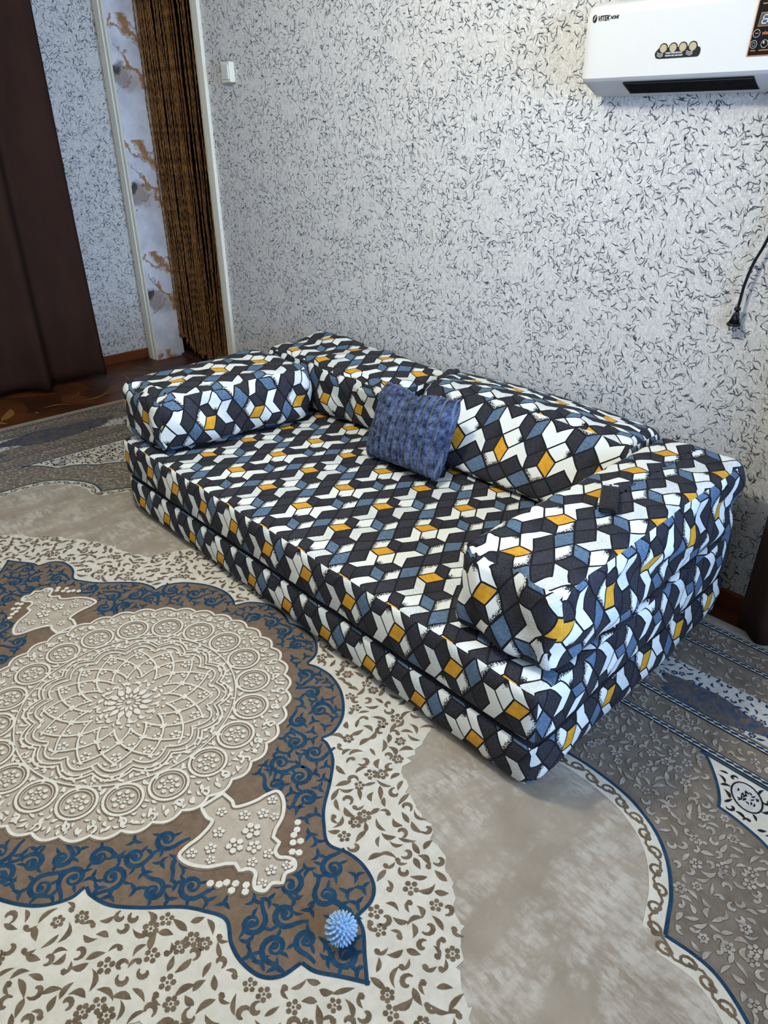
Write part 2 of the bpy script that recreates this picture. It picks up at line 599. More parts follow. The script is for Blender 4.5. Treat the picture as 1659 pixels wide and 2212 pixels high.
def printed_panel(name, a, b, surf, parent, rot=0.0, origin=(0, 0), parity=0):
    """panel of half size a x b; surf maps (s, t) to a point; the print is turned by rot with a mustard cell at origin"""
    cr, sr = math.cos(rot), math.sin(rot)
    ox, oy = origin
    vid, verts, faces, mats, uvs = {}, [], [], [], []
    # cells that can touch the panel
    rad = math.hypot(a + abs(ox), b + abs(oy)) + 0.3
    nr = int(rad / 0.1885) + 1
    for i in range(-int(rad / 0.1975) - 1, int(rad / 0.1975) + 2):
        for j in range(-nr, nr + 1):
            cell = LX * i + LOW * j
            ccx, ccy = cell[0] * cr - cell[1] * sr + ox, cell[0] * sr + cell[1] * cr + oy
            if abs(ccx) > a + 0.25 or abs(ccy) > b + 0.25:
                continue
            odd = (i + parity) % 2
            for corners, ce, co_, nol in PRINT:
                P4 = []
                for ch in corners:
                    p = PV[ch] + cell
                    P4.append((p[0] * cr - p[1] * sr + ox, p[0] * sr + p[1] * cr + oy))
                if min(p[0] for p in P4) > a or max(p[0] for p in P4) < -a or min(p[1] for p in P4) > b or max(p[1] for p in P4) < -b:
                    continue
                inside = all(abs(p[0]) < a and abs(p[1]) < b for p in P4)
                ar = sum(P4[k][0] * P4[(k + 1) % 4][1] - P4[(k + 1) % 4][0] * P4[k][1] for k in range(4))
                key = FIDX[co_ if odd else ce]
                n = len(PAR)
                grid = [[None] * n for _ in range(n)]
                for gi, u in enumerate(PAR):
                    for gj, v in enumerate(PAR):
                        w0, w1, w2, w3 = (1 - u) * (1 - v), u * (1 - v), u * v, (1 - u) * v
                        grid[gi][gj] = (P4[0][0] * w0 + P4[1][0] * w1 + P4[2][0] * w2 + P4[3][0] * w3, P4[0][1] * w0 + P4[1][1] * w1 + P4[2][1] * w2 + P4[3][1] * w3, u, v)
                for gi in range(n - 1):
                    for gj in range(n - 1):
                        line = (gj == 0 and '0' not in nol) or (gi == n - 2 and '1' not in nol) or (gj == n - 2 and '2' not in nol) or (gi == 0 and '3' not in nol)
                        q = [grid[gi][gj], grid[gi + 1][gj], grid[gi + 1][gj + 1], grid[gi][gj + 1]]
                        if not inside:
                            q = clip_rect(q, a, b)
                            if q is None:
                                continue
                        if ar < 0:
                            q = q[::-1]
                        f, fu = [], []
                        for p in q:
                            kk = (round(p[0] * 20000), round(p[1] * 20000))
                            ix = vid.get(kk)
                            if ix is None:
                                ix = vid[kk] = len(verts)
                                verts.append((p[0], p[1]))
                            if ix not in f:
                                f.append(ix)
                                fu.append((p[2], p[3]))
                        if len(f) < 3:
                            continue
                        faces.append(f)
                        mats.append(FIDX['line'] if line else key)
                        uvs.extend(fu)
    pts = [surf(s, t) for s, t in verts]
    me = bpy.data.meshes.new(name)
    me.from_pydata(pts, [], faces)
    for m_ in FLIST:
        me.materials.append(m_)
    me.polygons.foreach_set('material_index', mats)
    me.polygons.foreach_set('use_smooth', [True] * len(faces))
    lay = me.uv_layers.new(name='cell')
    lay.data.foreach_set('uv', [c for uv_ in uvs for c in uv_])
    me.update()
    o = bpy.data.objects.new(name, me)
    COL.objects.link(o)
    o.parent = parent
    return o


def plain_panel(name, a, b, surf, parent, n=14):
    vs, fs = [], []
    for i in range(n + 1):
        for j in range(n + 1):
            vs.append(surf(-a + 2 * a * i / n, -b + 2 * b * j / n))
    for i in range(n):
        for j in range(n):
            k = i * (n + 1) + j
            fs.append((k, k + n + 1, k + n + 2, k + 1))
    return mesh_obj(name, vs, fs, FM['dark'], parent, True)


def fbm(p, s, seed):
    return mnoise.noise(Vector((p[0] * s + seed, p[1] * s + seed * 0.7, p[2] * s - seed)))


def cushion(name, label, cat, c, h, rad, deform, panels, bulge=(0.0, 0.0, 0.0), group=None):
    """soft rounded box with sewn panels. c centre, h half sizes; panels: face -> (rot, origin, parity) printed or None plain"""
    root = thing(name, label, cat, (c[0], c[1], c[2] - h[2]), group=group)
    hx, hy, hz = h

    def shape(p):
        q = [max(-(hh - rad), min(hh - rad, x)) for x, hh in zip(p, h)]
        d = Vector((p[0] - q[0], p[1] - q[1], p[2] - q[2]))
        if d.length > 1e-9:
            d = d.normalized() * rad
        v = Vector(q) + d
        fx, fy, fz = 1 - (v.x / hx) ** 2, 1 - (v.y / hy) ** 2, 1 - (v.z / hz) ** 2
        v = Vector((v.x + bulge[0] * (1 if v.x > 0 else -1) * max(0, fz) * min(1, max(0, fy) * 3) * (abs(v.x) / hx) ** 4,
                    v.y + bulge[1] * (1 if v.y > 0 else -1) * max(0, fz) * min(1, max(0, fx) * 6) * (abs(v.y) / hy) ** 4,
                    v.z + (bulge[2] * max(0, fx) ** 0.6 * max(0, fy) ** 0.6 if v.z > 0 else 0.0)))
        v = deform(v)
        v.z += hz
        return v

    faces = {'top': (hx, hy, lambda s, t: shape((s, t, hz))), 'front': (hx, hz, lambda s, t: shape((s, -hy, t))),
             'right': (hy, hz, lambda s, t: shape((hx, s, t))), 'left': (hy, hz, lambda s, t: shape((-hx, -s, t))),
             'back': (hx, hz, lambda s, t: shape((-s, hy, t))), 'bottom': (hx, hy, lambda s, t: shape((s, -t, -hz)))}
    nm = {'top': 'top_panel', 'front': 'front_panel', 'right': 'end_panel', 'left': 'end_panel', 'back': 'back_panel', 'bottom': 'bottom_panel'}
    for k, (a, b, fn) in faces.items():
        sp = panels.get(k)
        if sp is None:
            plain_panel(nm[k], a, b, fn, root)
        else:
            printed_panel(nm[k], a, b, fn, root, *sp)
    return root


MX0, MX1, MY0, MY1 = -2.762, -0.682, -1.135, -0.085
MCX, MCY, MHX, MHY = (MX0 + MX1) / 2, (MY0 + MY1) / 2, (MX1 - MX0) / 2, (MY1 - MY0) / 2
CARPET_TOP = 0.0135


def end_pull(v, k=0.045):
    """the sewn end drifts inward towards the wall"""
    w = max(0.0, v.x / MHX) ** 6
    v.x -= k * w * max(0.0, (v.y + MHY) / (2 * MHY))
    return v


def def_up(v):
    v = end_pull(v)
    if v.z > 0:
        v.z += fbm(v, 7, 3.1) * 0.003 + fbm(v, 19, 8.0) * 0.0018
    v.y += fbm(v, 9, 5.0) * 0.004 * (1 if abs(v.y) > MHY * 0.9 else 0)
    v.x += fbm(v, 11, 2.0) * 0.006 * (1 if v.x > MHX * 0.95 else 0)
    return v


def def_low(v):
    v = end_pull(v)
    v.y += fbm(v, 8, 15.0) * 0.005 * (1 if abs(v.y) > MHY * 0.9 else 0)
    v.x += (fbm(v, 10, 12.0) * 0.008) * (1 if v.x > MHX * 0.95 else 0)
    # the foot of the lower mattress tucks in
    tuck = max(0.0, -v.z / 0.08) ** 2 * 0.012
    if v.y < -MHY * 0.9:
        v.y += tuck
    if v.x > MHX * 0.95:
        v.x -= tuck * 1.2
    return v


HL = 0.0775
cushion('mattress', 'lower geometric print mattress lying directly on the carpet', 'mattress', (MCX, MCY, CARPET_TOP + HL), (MHX, MHY, HL), 0.030,
        def_low, {'front': (PI, (-0.852 - MCX, 0.085 - CARPET_TOP - HL), 0), 'right': (0, (-0.80 - MCY, 0.03), 1), 'left': (PI, (0.1, 0.0), 0)}, (0.012, 0.010, 0.0))
HU = 0.0785
ZU = CARPET_TOP + 2 * HL + HU + 0.001
cushion('mattress', 'upper geometric print mattress carrying the cushions and the blue pillow', 'mattress', (MCX, MCY, ZU), (MHX, MHY, HU), 0.024,
        def_up, {'top': (0, (-1.3794 - MCX, -0.9635 - MCY), 0), 'front': (PI, (-0.736 - MCX, 0.2575 - ZU), 0), 'right': (0, (-0.653 - MCY, 0.1638 - ZU), 0),
                 'left': (PI, (0.05, 0.02), 0)}, (0.010, 0.008, 0.002))
ZT = ZU + HU + 0.0055      # top of the upper mattress


# --- armrest bolsters
def def_rarm(v):
    hx, hy, hz = 0.152, 0.485, 0.118
    yy = (v.y + hy) / (2 * hy)
    v.x -= 0.035 * yy * (1 if v.x > 0 else 0.4)
    w = fbm(v, 9, 21.0) * 0.007 + fbm(v, 22, 25.0) * 0.0035
    if v.z > hz * 0.8:
        v.z += w - 0.010 * (1 - abs(v.x) / hx) * 0 - 0.012 * max(0, (0.15 - yy)) * 4
    # gathered front left corner
    dx, dy = v.x + hx, v.y + hy
    g = math.exp(-(dx * dx + dy * dy) / 0.004) * max(0, v.z / hz)
    v.z += g * 0.012 * math.sin(dx * 260)
    v.y += g * 0.016
    if v.x > hx * 0.7:
        v.x += w * 1.2 + 0.012 * math.sin((v.y * 3.0 + v.z * 9.0) * 4) * max(0, 1 - (v.z / hz) ** 2)
    if v.y < -hy * 0.9:
        v.y += w * 1.6 + 0.008 * math.sin(v.x * 34 + v.z * 22)
    return v


rarm = cushion('bolster', 'armrest bolster in geometric print fabric with the black remote control lying on it', 'bolster', (-0.842, -0.595, ZT + 0.118), (0.152, 0.485, 0.118), 0.036,
        def_rarm, {'top': (PI, (-0.8779 + 0.842, -0.823 + 0.595), 0), 'front': (PI, (-0.05, 0.03), 0), 'right': (0, (-0.28, 0.02), 1), 'left': (PI, (0.1, 0.02), 0)}, (0.008, 0.012, 0.012))


def def_larm(v):
    hx, hy, hz = 0.165, 0.322, 0.112
    yy = (v.y + hy) / (2 * hy)
    w = fbm(v, 9, 41.0) * 0.008 + fbm(v, 20, 45.0) * 0.004
    v.x += 0.07 * yy * (0.5 + 0.5 * v.x / hx)
    if v.z > hz * 0.75:
        v.z += w + 0.012 * yy
    if v.x > hx * 0.7:
        v.x += w * 1.3 + 0.008 * math.sin(v.y * 21 + v.z * 30)
    if v.y < -hy * 0.85:
        v.y += w * 1.6
        v.z += 0.010 * math.sin(v.x * 40) * max(0, v.z / hz)
    # rounded belly of the inner face
    if v.z < 0 and v.x > 0:
        v.x -= 0.02 * (v.z / hz) ** 2
    return v


cushion('bolster', 'crumpled armrest bolster in geometric print fabric at the mattress end by the doorway', 'bolster', (-2.60, -0.774, ZT + 0.112), (0.165, 0.322, 0.112), 0.042,
        def_larm, {'top': (PI, (0.03, -0.18), 0), 'front': (0, (0.05, 0.02), 0), 'right': (0, (-0.146, -0.01), 1), 'left': (PI, (0.0, 0.02), 0)}, (0.014, 0.012, 0.012))


# --- back cushions
def def_lback(v):
    hx, hy, hz = 0.412, 0.178, 0.114
    w = fbm(v, 7, 61.0) * 0.010 + fbm(v, 18, 65.0) * 0.004
    xx = (v.x + hx) / (2 * hx)
    if v.z > hz * 0.7:
        v.z += w + 0.022 * (1 - xx) ** 2 * max(0, v.y / hy + 0.3) - 0.030 * max(0, xx - 0.75) * 2
    if v.y < -hy * 0.7:
        v.y += w * 1.5 + 0.05 * max(0, xx - 0.5) + 0.02 * (1 - max(0, v.z) / hz)
    return v


cushion('back_cushion', 'low back cushion in geometric print fabric beside the bolster at the doorway end', 'cushion', (-2.352, -0.243, ZT + 0.114), (0.412, 0.178, 0.114), 0.045,
        def_lback, {'top': (0, (-0.25, 0.06), 0), 'front': (0, (0.02, -0.02), 0), 'right': (0, (0.0, 0.0), 0), 'left': (PI, (0.0, 0.02), 0)}, (0.006, 0.012, 0.014))


def def_rback(v):
    hx, hy, hz = 0.447, 0.178, 0.116
    w = fbm(v, 6, 81.0) * 0.012 + fbm(v, 16, 85.0) * 0.005
    xx = (v.x + hx) / (2 * hx)
    zz = max(0.0, (v.z + hz) / (2 * hz))
    # front face leans back strongly
    fr = max(0.0, min(1.0, (hy - v.y) / (2 * hy)))
    v.y += 0.19 * zz ** 1.3 * fr
    v.z += 0.012 * math.sin(xx * PI) * zz
    if v.y < hy * 0.6:
        v.y += w * 1.3 * (1 if zz < 0.98 else 0.5)
        v.z += 0.35 * w * zz
    return v


rb = cushion('back_cushion', 'slumped back cushion in geometric print fabric between the blue pillow and the remote control', 'cushion', (-1.4635, -0.243, ZT + 0.116), (0.447, 0.178, 0.116), 0.042,
        def_rback, {'top': (PI / 2, (0.1, 0.0), 0), 'front': (PI / 2, (0.02, 0.0), 0), 'right': (0, (0.0, 0.0), 0), 'left': (PI, (0.0, 0.02), 0)}, (0.0, 0.016, 0.012))


# bunched corner cloth where the two back cushions meet
_g = [(-0.432 + 0.008 * math.sin(k * 1.3), -0.02 + 0.022 * k, 0.232 + 0.010 * math.sin(k * 0.9) - 0.0011 * k * k) for k in range(9)]
_g = [(x_, 0.16 - (k * 0.024), z_) for k, (x_, y_, z_) in enumerate(_g)]
tube('gathered_corner', spline(_g, 4), lambda t: 0.006 + 0.011 * math.sin(PI * min(1, t * 1.1 + 0.1)) * (1 + 0.35 * math.sin(t * 31)), FM['dark'], rb, 10)

# ------------------------------------------------------------------ carpet
def carpet_mat(name, c0, c1, scale=60.0, streak=0.0, streak_c=(205, 200, 190), rough=0.95):
    b = NB(name)
    co = b.coord()
    nz = b.noise(co, scale, 4.0, 0.65).outputs[0]
    col = b.mix(b.mapr(nz, 0.3, 0.7), lin(c0), lin(c1))
    if streak:
        a1 = b.noise(b.vm('MULTIPLY', co, (1.0, 0.45, 1)), 7.0, 5.0, 0.7, 0.4).outputs[0]
        a2 = b.noise(b.vm('MULTIPLY', co, (0.35, 1.0, 1)), 60.0, 4.0, 0.7).outputs[0]
        f = b.m('MULTIPLY', b.mapr(a1, 0.44, 0.60), b.mapr(a2, 0.40, 0.58))
        col = b.mix(b.m('MULTIPLY', f, streak), col, lin(streak_c))
    pile = b.noise(co, 520.0, 2.0, 0.6).outputs[0]
    b.bump(pile, 0.35, 0.002)
    b.bsdf.inputs['Specular IOR Level'].default_value = 0.1
    return b.out(col, rough)


CM = {
    'edge': carpet_mat('carpet_binding', (150, 138, 122), (168, 156, 140)),
    'taupe': carpet_mat('carpet_taupe', (106, 96, 83), (132, 121, 107), 22),
    'taupe_light': carpet_mat('carpet_pale_motif', (132, 124, 112), (182, 174, 161), 38),
    'beige': carpet_mat('carpet_beige', (146, 134, 116), (168, 156, 138), 7, 0.62, (204, 197, 184)),
    'cream': carpet_mat('carpet_cream', (198, 192, 174), (214, 208, 192), 30),
    'brown_motif': carpet_mat('carpet_brown_motif', (92, 78, 60), (124, 108, 88), 50),
    'field': carpet_mat('carpet_brown_field', (106, 88, 71), (126, 107, 88), 40),
    'blue': carpet_mat('carpet_blue', (26, 56, 80), (42, 76, 100), 50),
    'navy': carpet_mat('carpet_navy', (26, 52, 74), (40, 72, 96), 50),
    'black': carpet_mat('carpet_black', (22, 24, 30), (40, 42, 50), 50),
    'med': carpet_mat('carpet_medallion', (168, 156, 137), (184, 173, 155), 40),
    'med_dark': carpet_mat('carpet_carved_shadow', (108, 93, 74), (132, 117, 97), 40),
    'lace': carpet_mat('carpet_lace_cream', (208, 202, 186), (222, 217, 203), 60),
    'mottle': carpet_mat('carpet_blue_mottle', (44, 70, 100), (112, 98, 82), 42),
    'pale_mottle': carpet_mat('carpet_pale_border', (178, 174, 166), (206, 202, 194), 30),
}
CC, CROT = (-1.650, -1.687), -0.0130
CHX, CHY = 2.47, 1.594
carpet = thing('carpet', 'large beige carpet with a cream lace medallion and blue scrolls on brown', 'carpet', (CC[0], CC[1], 0.0), CROT)
box('carpet_base', -CHX, CHX, -CHY, CHY, 0.0005, 0.0100, CM['edge'], carpet, 0.003)
ZL = 0.0101


def flat(name, polys, level, mat, kind=None):
    """polygons in carpet coordinates woven as one flat layer"""
    vs, fs = [], []
    z = ZL + level * 0.0004
    for ip, p in enumerate(polys):
        k = len(vs)
        z = ZL + level * 0.0004 + (ip % 37) * 0.000008
        ar = sum(p[i][0] * p[(i + 1) % len(p)][1] - p[(i + 1) % len(p)][0] * p[i][1] for i in range(len(p)))
        q = p if ar > 0 else p[::-1]
        pieces = [q]
        if len(q) == 4:
            cr = [(q[(i + 1) % 4][0] - q[i][0]) * (q[(i + 2) % 4][1] - q[(i + 1) % 4][1]) - (q[(i + 1) % 4][1] - q[i][1]) * (q[(i + 2) % 4][0] - q[(i + 1) % 4][0]) for i in range(4)]
            if min(cr) < 0:      # folded quad at a tight bend: two clean triangles instead
                pieces = []
                for t in ((q[0], q[1], q[2]), (q[0], q[2], q[3])):
                    a2 = (t[1][0] - t[0][0]) * (t[2][1] - t[0][1]) - (t[1][1] - t[0][1]) * (t[2][0] - t[0][0])
                    if abs(a2) > 1e-7:
                        pieces.append(t if a2 > 0 else t[::-1])
        for j_, q in enumerate(pieces):
            k = len(vs)
            vs += [(float(a[0]), float(a[1]), z + j_ * 0.000003) for a in q]
            fs.append(tuple(range(k, k + len(q))))
    o = mesh_obj(name, vs, fs, mat, carpet)
    if kind:
        o['kind'] = kind
    return o


def flats(name, polys, level, mat):
    for p in polys:
        flat(name, [p], level, mat)


def rim(poly, d0, d1):
    """quads between two inward offsets of a closed outline"""
    P = np.array(poly)
    keep = np.hypot(*(np.roll(P, -1, 0) - P).T) > 1e-6
    P = P[keep]
    ar = (P[:, 0] * np.roll(P[:, 1], -1) - np.roll(P[:, 0], -1) * P[:, 1]).sum()
    out = []
    n = len(P)
    for k in range(n):
        a, b = P[k], P[(k + 1) % n]
        t = (b - a) / np.hypot(*(b - a))
        nr = np.array((-t[1], t[0])) * (1 if ar > 0 else -1)
        e = t * 0.0012
        out.append([tuple(a + nr * d0 - e), tuple(b + nr * d0 + e), tuple(b + nr * d1 + e), tuple(a + nr * d1 - e)])
    return out


def quad_sym(q):
    """quadrant outline from the +x axis to the +y axis -> closed outline"""
    q = list(q)
    a = q + [(-x, y) for x, y in q[::-1]]
    return a + [(-x, -y) for x, y in q] + [(x, -y) for x, y in q[::-1]]


def dense(q, step=0.012):
    out = []
    for (x0, y0), (x1, y1) in zip(q[:-1], q[1:]):
        n = max(1, int(math.hypot(x1 - x0, y1 - y0) / step))
        out += [(x0 + (x1 - x0) * k / n, y0 + (y1 - y0) * k / n) for k in range(n)]
    return out + [q[-1]]


def inset(poly, d):
    """offset a closed outline inward by d (simple vertex offset)"""
    P = np.array(poly)
    nx = np.roll(P, -1, 0) - np.roll(P, 1, 0)
    ln = np.maximum(np.hypot(nx[:, 0], nx[:, 1]), 1e-9)
    nrm = np.stack([-nx[:, 1] / ln, nx[:, 0] / ln], 1)
    ar = (P[:, 0] * np.roll(P[:, 1], -1) - np.roll(P[:, 0], -1) * P[:, 1]).sum()
    if ar < 0:
        nrm = -nrm
    return [tuple(v) for v in P + nrm * d]


def in_poly(pts, poly):
    P = np.array(poly)
    x, y = pts[:, 0][:, None], pts[:, 1][:, None]
    x0, y0 = P[:, 0][None], P[:, 1][None]
    x1, y1 = np.roll(P[:, 0], -1)[None], np.roll(P[:, 1], -1)[None]
    c = ((y0 > y) != (y1 > y)) & (x < (x1 - x0) * (y - y0) / np.where(y1 == y0, 1e-12, y1 - y0) + x0)
    return c.sum(1) % 2 == 1


def arc_chain(keys):
    """keys: list of point lists joined at cusps, each smoothed on its own"""
    out = []
    for k in keys:
        s = [tuple(p) for p in spline(k, 6)]
        out += s if not out else s[1:]
    return out


FIELD = quad_sym(arc_chain([
    [(1.03, 0.0), (.985, .032), (.945, .062), (.914, .072)],
    [(.914, .072), (.908, .116), (.88, .146), (.83, .158), (.785, .153), (.737, .135), (.69, .16), (.652, .19), (.60, .25), (.55, .297), (.50, .318), (.475, .318)],
    [(.475, .318), (.478, .356), (.445, .415), (.375, .467), (.30, .49), (.24, .486), (.205, .472)],
    [(.205, .472), (.185, .52), (.13, .558), (.06, .566), (0, .55)]]))
_rng = random.Random(5)
cream_q = dense([(1.275, 0), (1.235, .05), (1.205, .10), (1.15, .13), (1.11, .16), (1.07, .21), (1.0, .265), (.92, .305), (.85, .335), (.79, .345), (.74, .37), (.70, .40), (.67, .46), (.655, .54), (.56, .62), (.4, .66), (.2, .66), (0, .68)], 0.014)
cream_q = [(x + _rng.uniform(-.009, .009), y + _rng.uniform(-.009, .009)) for x, y in cream_q]
cream_l = [(x, -(y + 0.075 * max(0.0, min(1.0, (.80 - x) / .06)) * (1 if x > .3 else 0.4))) for x, y in cream_q]
CREAM = cream_q + [(-x, y) for x, y in cream_q[::-1]] + [(-x, -y) for x, y in cream_q] + cream_l[::-1]
ARCH = quad_sym(arc_chain([
    [(1.60, 0.0), (1.635, .07), (1.65, .165), (1.652, .265), (1.635, .355), (1.585, .425), (1.52, .475), (1.46, .503), (1.41, .508), (1.355, .502)],
    [(1.355, .502), (1.338, .545), (1.318, .591), (1.28, .648), (1.235, .693), (1.184, .724), (1.109, .75), (.993, .76), (.88, .75), (.80, .74)],
    [(.80, .74), (.70, .80), (.5, .84), (.25, .85), (0, .85)]]))
LENS = arc_chain([[(1.165, 1.015), (1.195, .99), (1.235, .945), (1.262, .905), (1.275, .875)], [(1.275, .875), (1.323, .87), (1.40, .85), (1.49, .80), (1.57, .735), (1.62, .66), (1.645, .60)],
                                   [(1.645, .60), (1.70, .545), (1.728, .49), (1.735, .445)], [(1.735, .445), (1.803, .408), (1.85, .362), (1.868, .33)]]) + [(1.868, 1.015)]


def mirror4(poly):
    return [poly, [(-x, y) for x, y in poly], [(x, -y) for x, y in poly], [(-x, -y) for x, y in poly]]


def ring_rect(hx, hy, w):
    return [[(-hx, -hy), (hx, -hy), (hx - w, -hy + w), (-hx + w, -hy + w)], [(hx, -hy), (hx, hy), (hx - w, hy - w), (hx - w, -hy + w)],
            [(hx, hy), (-hx, hy), (-hx + w, hy - w), (hx - w, hy - w)], [(-hx, hy), (-hx, -hy), (-hx + w, -hy + w), (-hx + w, hy - w)]]


STR = [0.060, 0.169, 0.460, 0.565]      # distance of the rope stripes from the carpet edge
flat('border_ground', [[(-CHX + .05, -CHY + .05), (CHX - .05, -CHY + .05), (CHX - .05, CHY - .05), (-CHX + .05, CHY - .05)]], 0, CM['taupe'])
# main border: pale ground with blue mottled cartouches
flat('main_border', ring_rect(CHX - STR[1], CHY - STR[1], STR[2] - STR[1]), 1, CM['taupe'])


def blob(cx, cy, rx, ry, n=28, j=0.10, seed=0, rot=0.0):
    r = random.Random(seed)
    ph = [r.uniform(0, 6.28) for _ in range(4)]
    out = []
    for k in range(n):
        a = 2 * PI * k / n
        w = 1 + j * math.sin(3 * a + ph[0]) + j * 0.7 * math.sin(5 * a + ph[1])
        x, y = rx * w * math.cos(a), ry * w * math.sin(a)
        out.append((cx + x * math.cos(rot) - y * math.sin(rot), cy + x * math.sin(rot) + y * math.cos(rot)))
    return out


cart_pale, cart_blue = [], []
mid = (STR[1] + STR[2]) / 2
hw = (STR[2] - STR[1]) / 2 - 0.018


def wave_band(length, fn):
    """pale band that swells and thins along a border side"""
    n = 60
    up, dn = [], []
    for k in range(n + 1):
        s = -length + 2 * length * k / n
        c = math.sin(s * 3.3 + 0.6) * 0.055
        w = 0.055 + 0.03 * math.sin(s * 6.6)
        up.append(fn(s, min(hw, c + w)))
        dn.append(fn(s, max(-hw, c - w)))
    return up + dn[::-1]


for sg in (-1, 1):
    cart_pale.append(wave_band(CHX - .3, lambda s, o, sg=sg: (s, sg * (CHY - mid + o))))
    cart_pale.append(wave_band(CHY - .3, lambda s, o, sg=sg: (sg * (CHX - mid + o), s)))
    for k in range(-4, 5):
        s = k * 0.952 + 0.62
        if abs(s) < CHX - .3:
            cart_blue.append(blob(s, sg * (CHY - mid + 0.040), 0.30, 0.092, seed=k + 40))
            cart_blue.append(blob(s + .476, sg * (CHY - mid - 0.085), 0.16, 0.05, seed=k + 90))
        if abs(s) < CHY - .3:
            cart_blue.append(blob(sg * (CHX - mid + 0.040), s, 0.092, 0.30, seed=k + 60))
            cart_blue.append(blob(sg * (CHX - mid - 0.075), s + .476, 0.05, 0.18, seed=k + 120))
flats('pale_cartouche', cart_pale, 2, CM['pale_mottle'])
flats('blue_cartouche', cart_blue, 3, CM['mottle'])
# rope stripes
for d in STR:
    hx, hy, w = CHX - d + 0.011, CHY - d + 0.011, 0.022
    flat('rope_stripe', ring_rect(hx, hy, w), 4, CM['black'])
    flat('rope_stripe_core', ring_rect(hx - .004, hy - .004, w - .008), 5, CM['cream'])
    el = []
    for sg in (-1, 1):
        n = int(2 * hx / 0.0225)
        for k in range(n):
            s = -hx + 0.02 + k * 0.0225
            el.append([(s + a * 0.0105 + b * .003, sg * (hy - .011) + b * .0058) for a, b in ((-1, -.4), (-.2, -1), (1, -.3), (1, .4), (.2, 1), (-1, .3))])
        n = int(2 * hy / 0.0225)
        for k in range(n):
            s = -hy + 0.02 + k * 0.0225
            el.append([(sg * (hx - .011) + b * .0058, s + a * 0.0105 + b * .003) for a, b in ((-1, -.4), (-.2, -1), (1, -.3), (1, .4), (.2, 1), (-1, .3))])
    flat('rope_twist', el, 6, CM['navy'], 'stuff')

flat('beige_ground', [ARCH], 2, CM['beige'])
flat('arch_band', rim(ARCH, 0.0, 0.046), 3, CM['cream'])
flat('arch_outline', rim(ARCH, -0.002, 0.006), 4.2, CM['navy'])
flat('cream_ground', [CREAM], 5, CM['cream'])
flat('brown_field', [FIELD], 7, CM['field'])
flat('field_outline', rim(FIELD, -0.001, 0.007), 7.6, CM['navy'])
for l_ in mirror4(LENS):
    flat('corner_panel', [l_], 3, CM['cream'])
    flat('corner_outline', rim(l_, 0.0, 0.007), 3.6, CM['navy'])


# --- woven motifs
def leaf(cx, cy, ln, wd, ang, bend=0.3, n=5):
    up, dn = [], []
    for k in range(n + 1):
        t = -1 + 2 * k / n
        w = wd * (1 - t * t) * (1.0 - 0.35 * t)
        y = bend * ln * (t * t)
        up.append((t * ln, y + w))
        dn.append((t * ln, y - w * 0.8))
    c, s = math.cos(ang), math.sin(ang)
    return [(cx + x * c - y * s, cy + x * s + y * c) for x, y in up + dn[::-1][1:-1]]


def disc(cx, cy, r, n=7, ph=0.0, e=1.0):
    return [(cx + r * math.cos(ph + 2 * PI * k / n), cy + e * r * math.sin(ph + 2 * PI * k / n)) for k in range(n)]


def flower(cx, cy, r, ph, petals=6):
    out = []
    for k in range(petals):
        a = ph + 2 * PI * k / petals
        out.append(disc(cx + r * .66 * math.cos(a), cy + r * .66 * math.sin(a), r * .36, 6, a))
    out.append(disc(cx, cy, r * .2, 6, ph))
    return out


def strip(pts, wfun):
    """ribbon of quads along a 2-D path"""
    out = []
    P = np.array(pts)
    T = np.gradient(P, axis=0)
    ln = np.maximum(np.hypot(T[:, 0], T[:, 1]), 1e-9)
    N_ = np.stack([-T[:, 1] / ln, T[:, 0] / ln], 1)
    n = len(P)
    W = np.array([wfun(k / (n - 1)) for k in range(n)])[:, None] * 0.5
    a, b = P + N_ * W, P - N_ * W
    for k in range(n - 1):
        out.append([tuple(b[k]), tuple(b[k + 1]), tuple(a[k + 1]), tuple(a[k])])
    return out


def scroll(cx, cy, r, ang, hand, rng, w=0.0090):
    """curled tendril with buds"""
    pts = []
    n = 18
    turns = 1.45
    for k in range(n + 1):
        t = k / n
        rr = r * (1.0 - 0.86 * t ** 0.85)
        a = ang + hand * turns * 2 * PI * t
        pts.append((cx + rr * math.cos(a), cy + rr * math.sin(a)))
    # tail leading away
    t0 = np.array(pts[0])
    d = np.array((-math.sin(ang) * -hand, math.cos(ang) * -hand))
    tail = [tuple(t0 + d * s + np.array((math.cos(ang), math.sin(ang))) * s * s * 9) for s in (0.034, 0.022, 0.010)]
    out = strip(tail + pts, lambda t: w * (0.5 + 0.9 * math.sin(PI * min(1, t * 1.25 + .08))) if t < .75 else w * .85)
    out.append(disc(pts[-1][0], pts[-1][1], w * 0.95, 8))
    for t in (2, 6, 10):
        p = np.array(pts[t])
        rad = (p - np.array((cx, cy))) / max(1e-6, np.hypot(*(p - np.array((cx, cy)))))
        a = math.atan2(rad[1], rad[0]) + rng.uniform(-.6, .6)
        out.append(leaf(p[0] + math.cos(a) * .011, p[1] + math.sin(a) * .011, .012, .0042, a, rng.uniform(-.4, .4)))
    return out


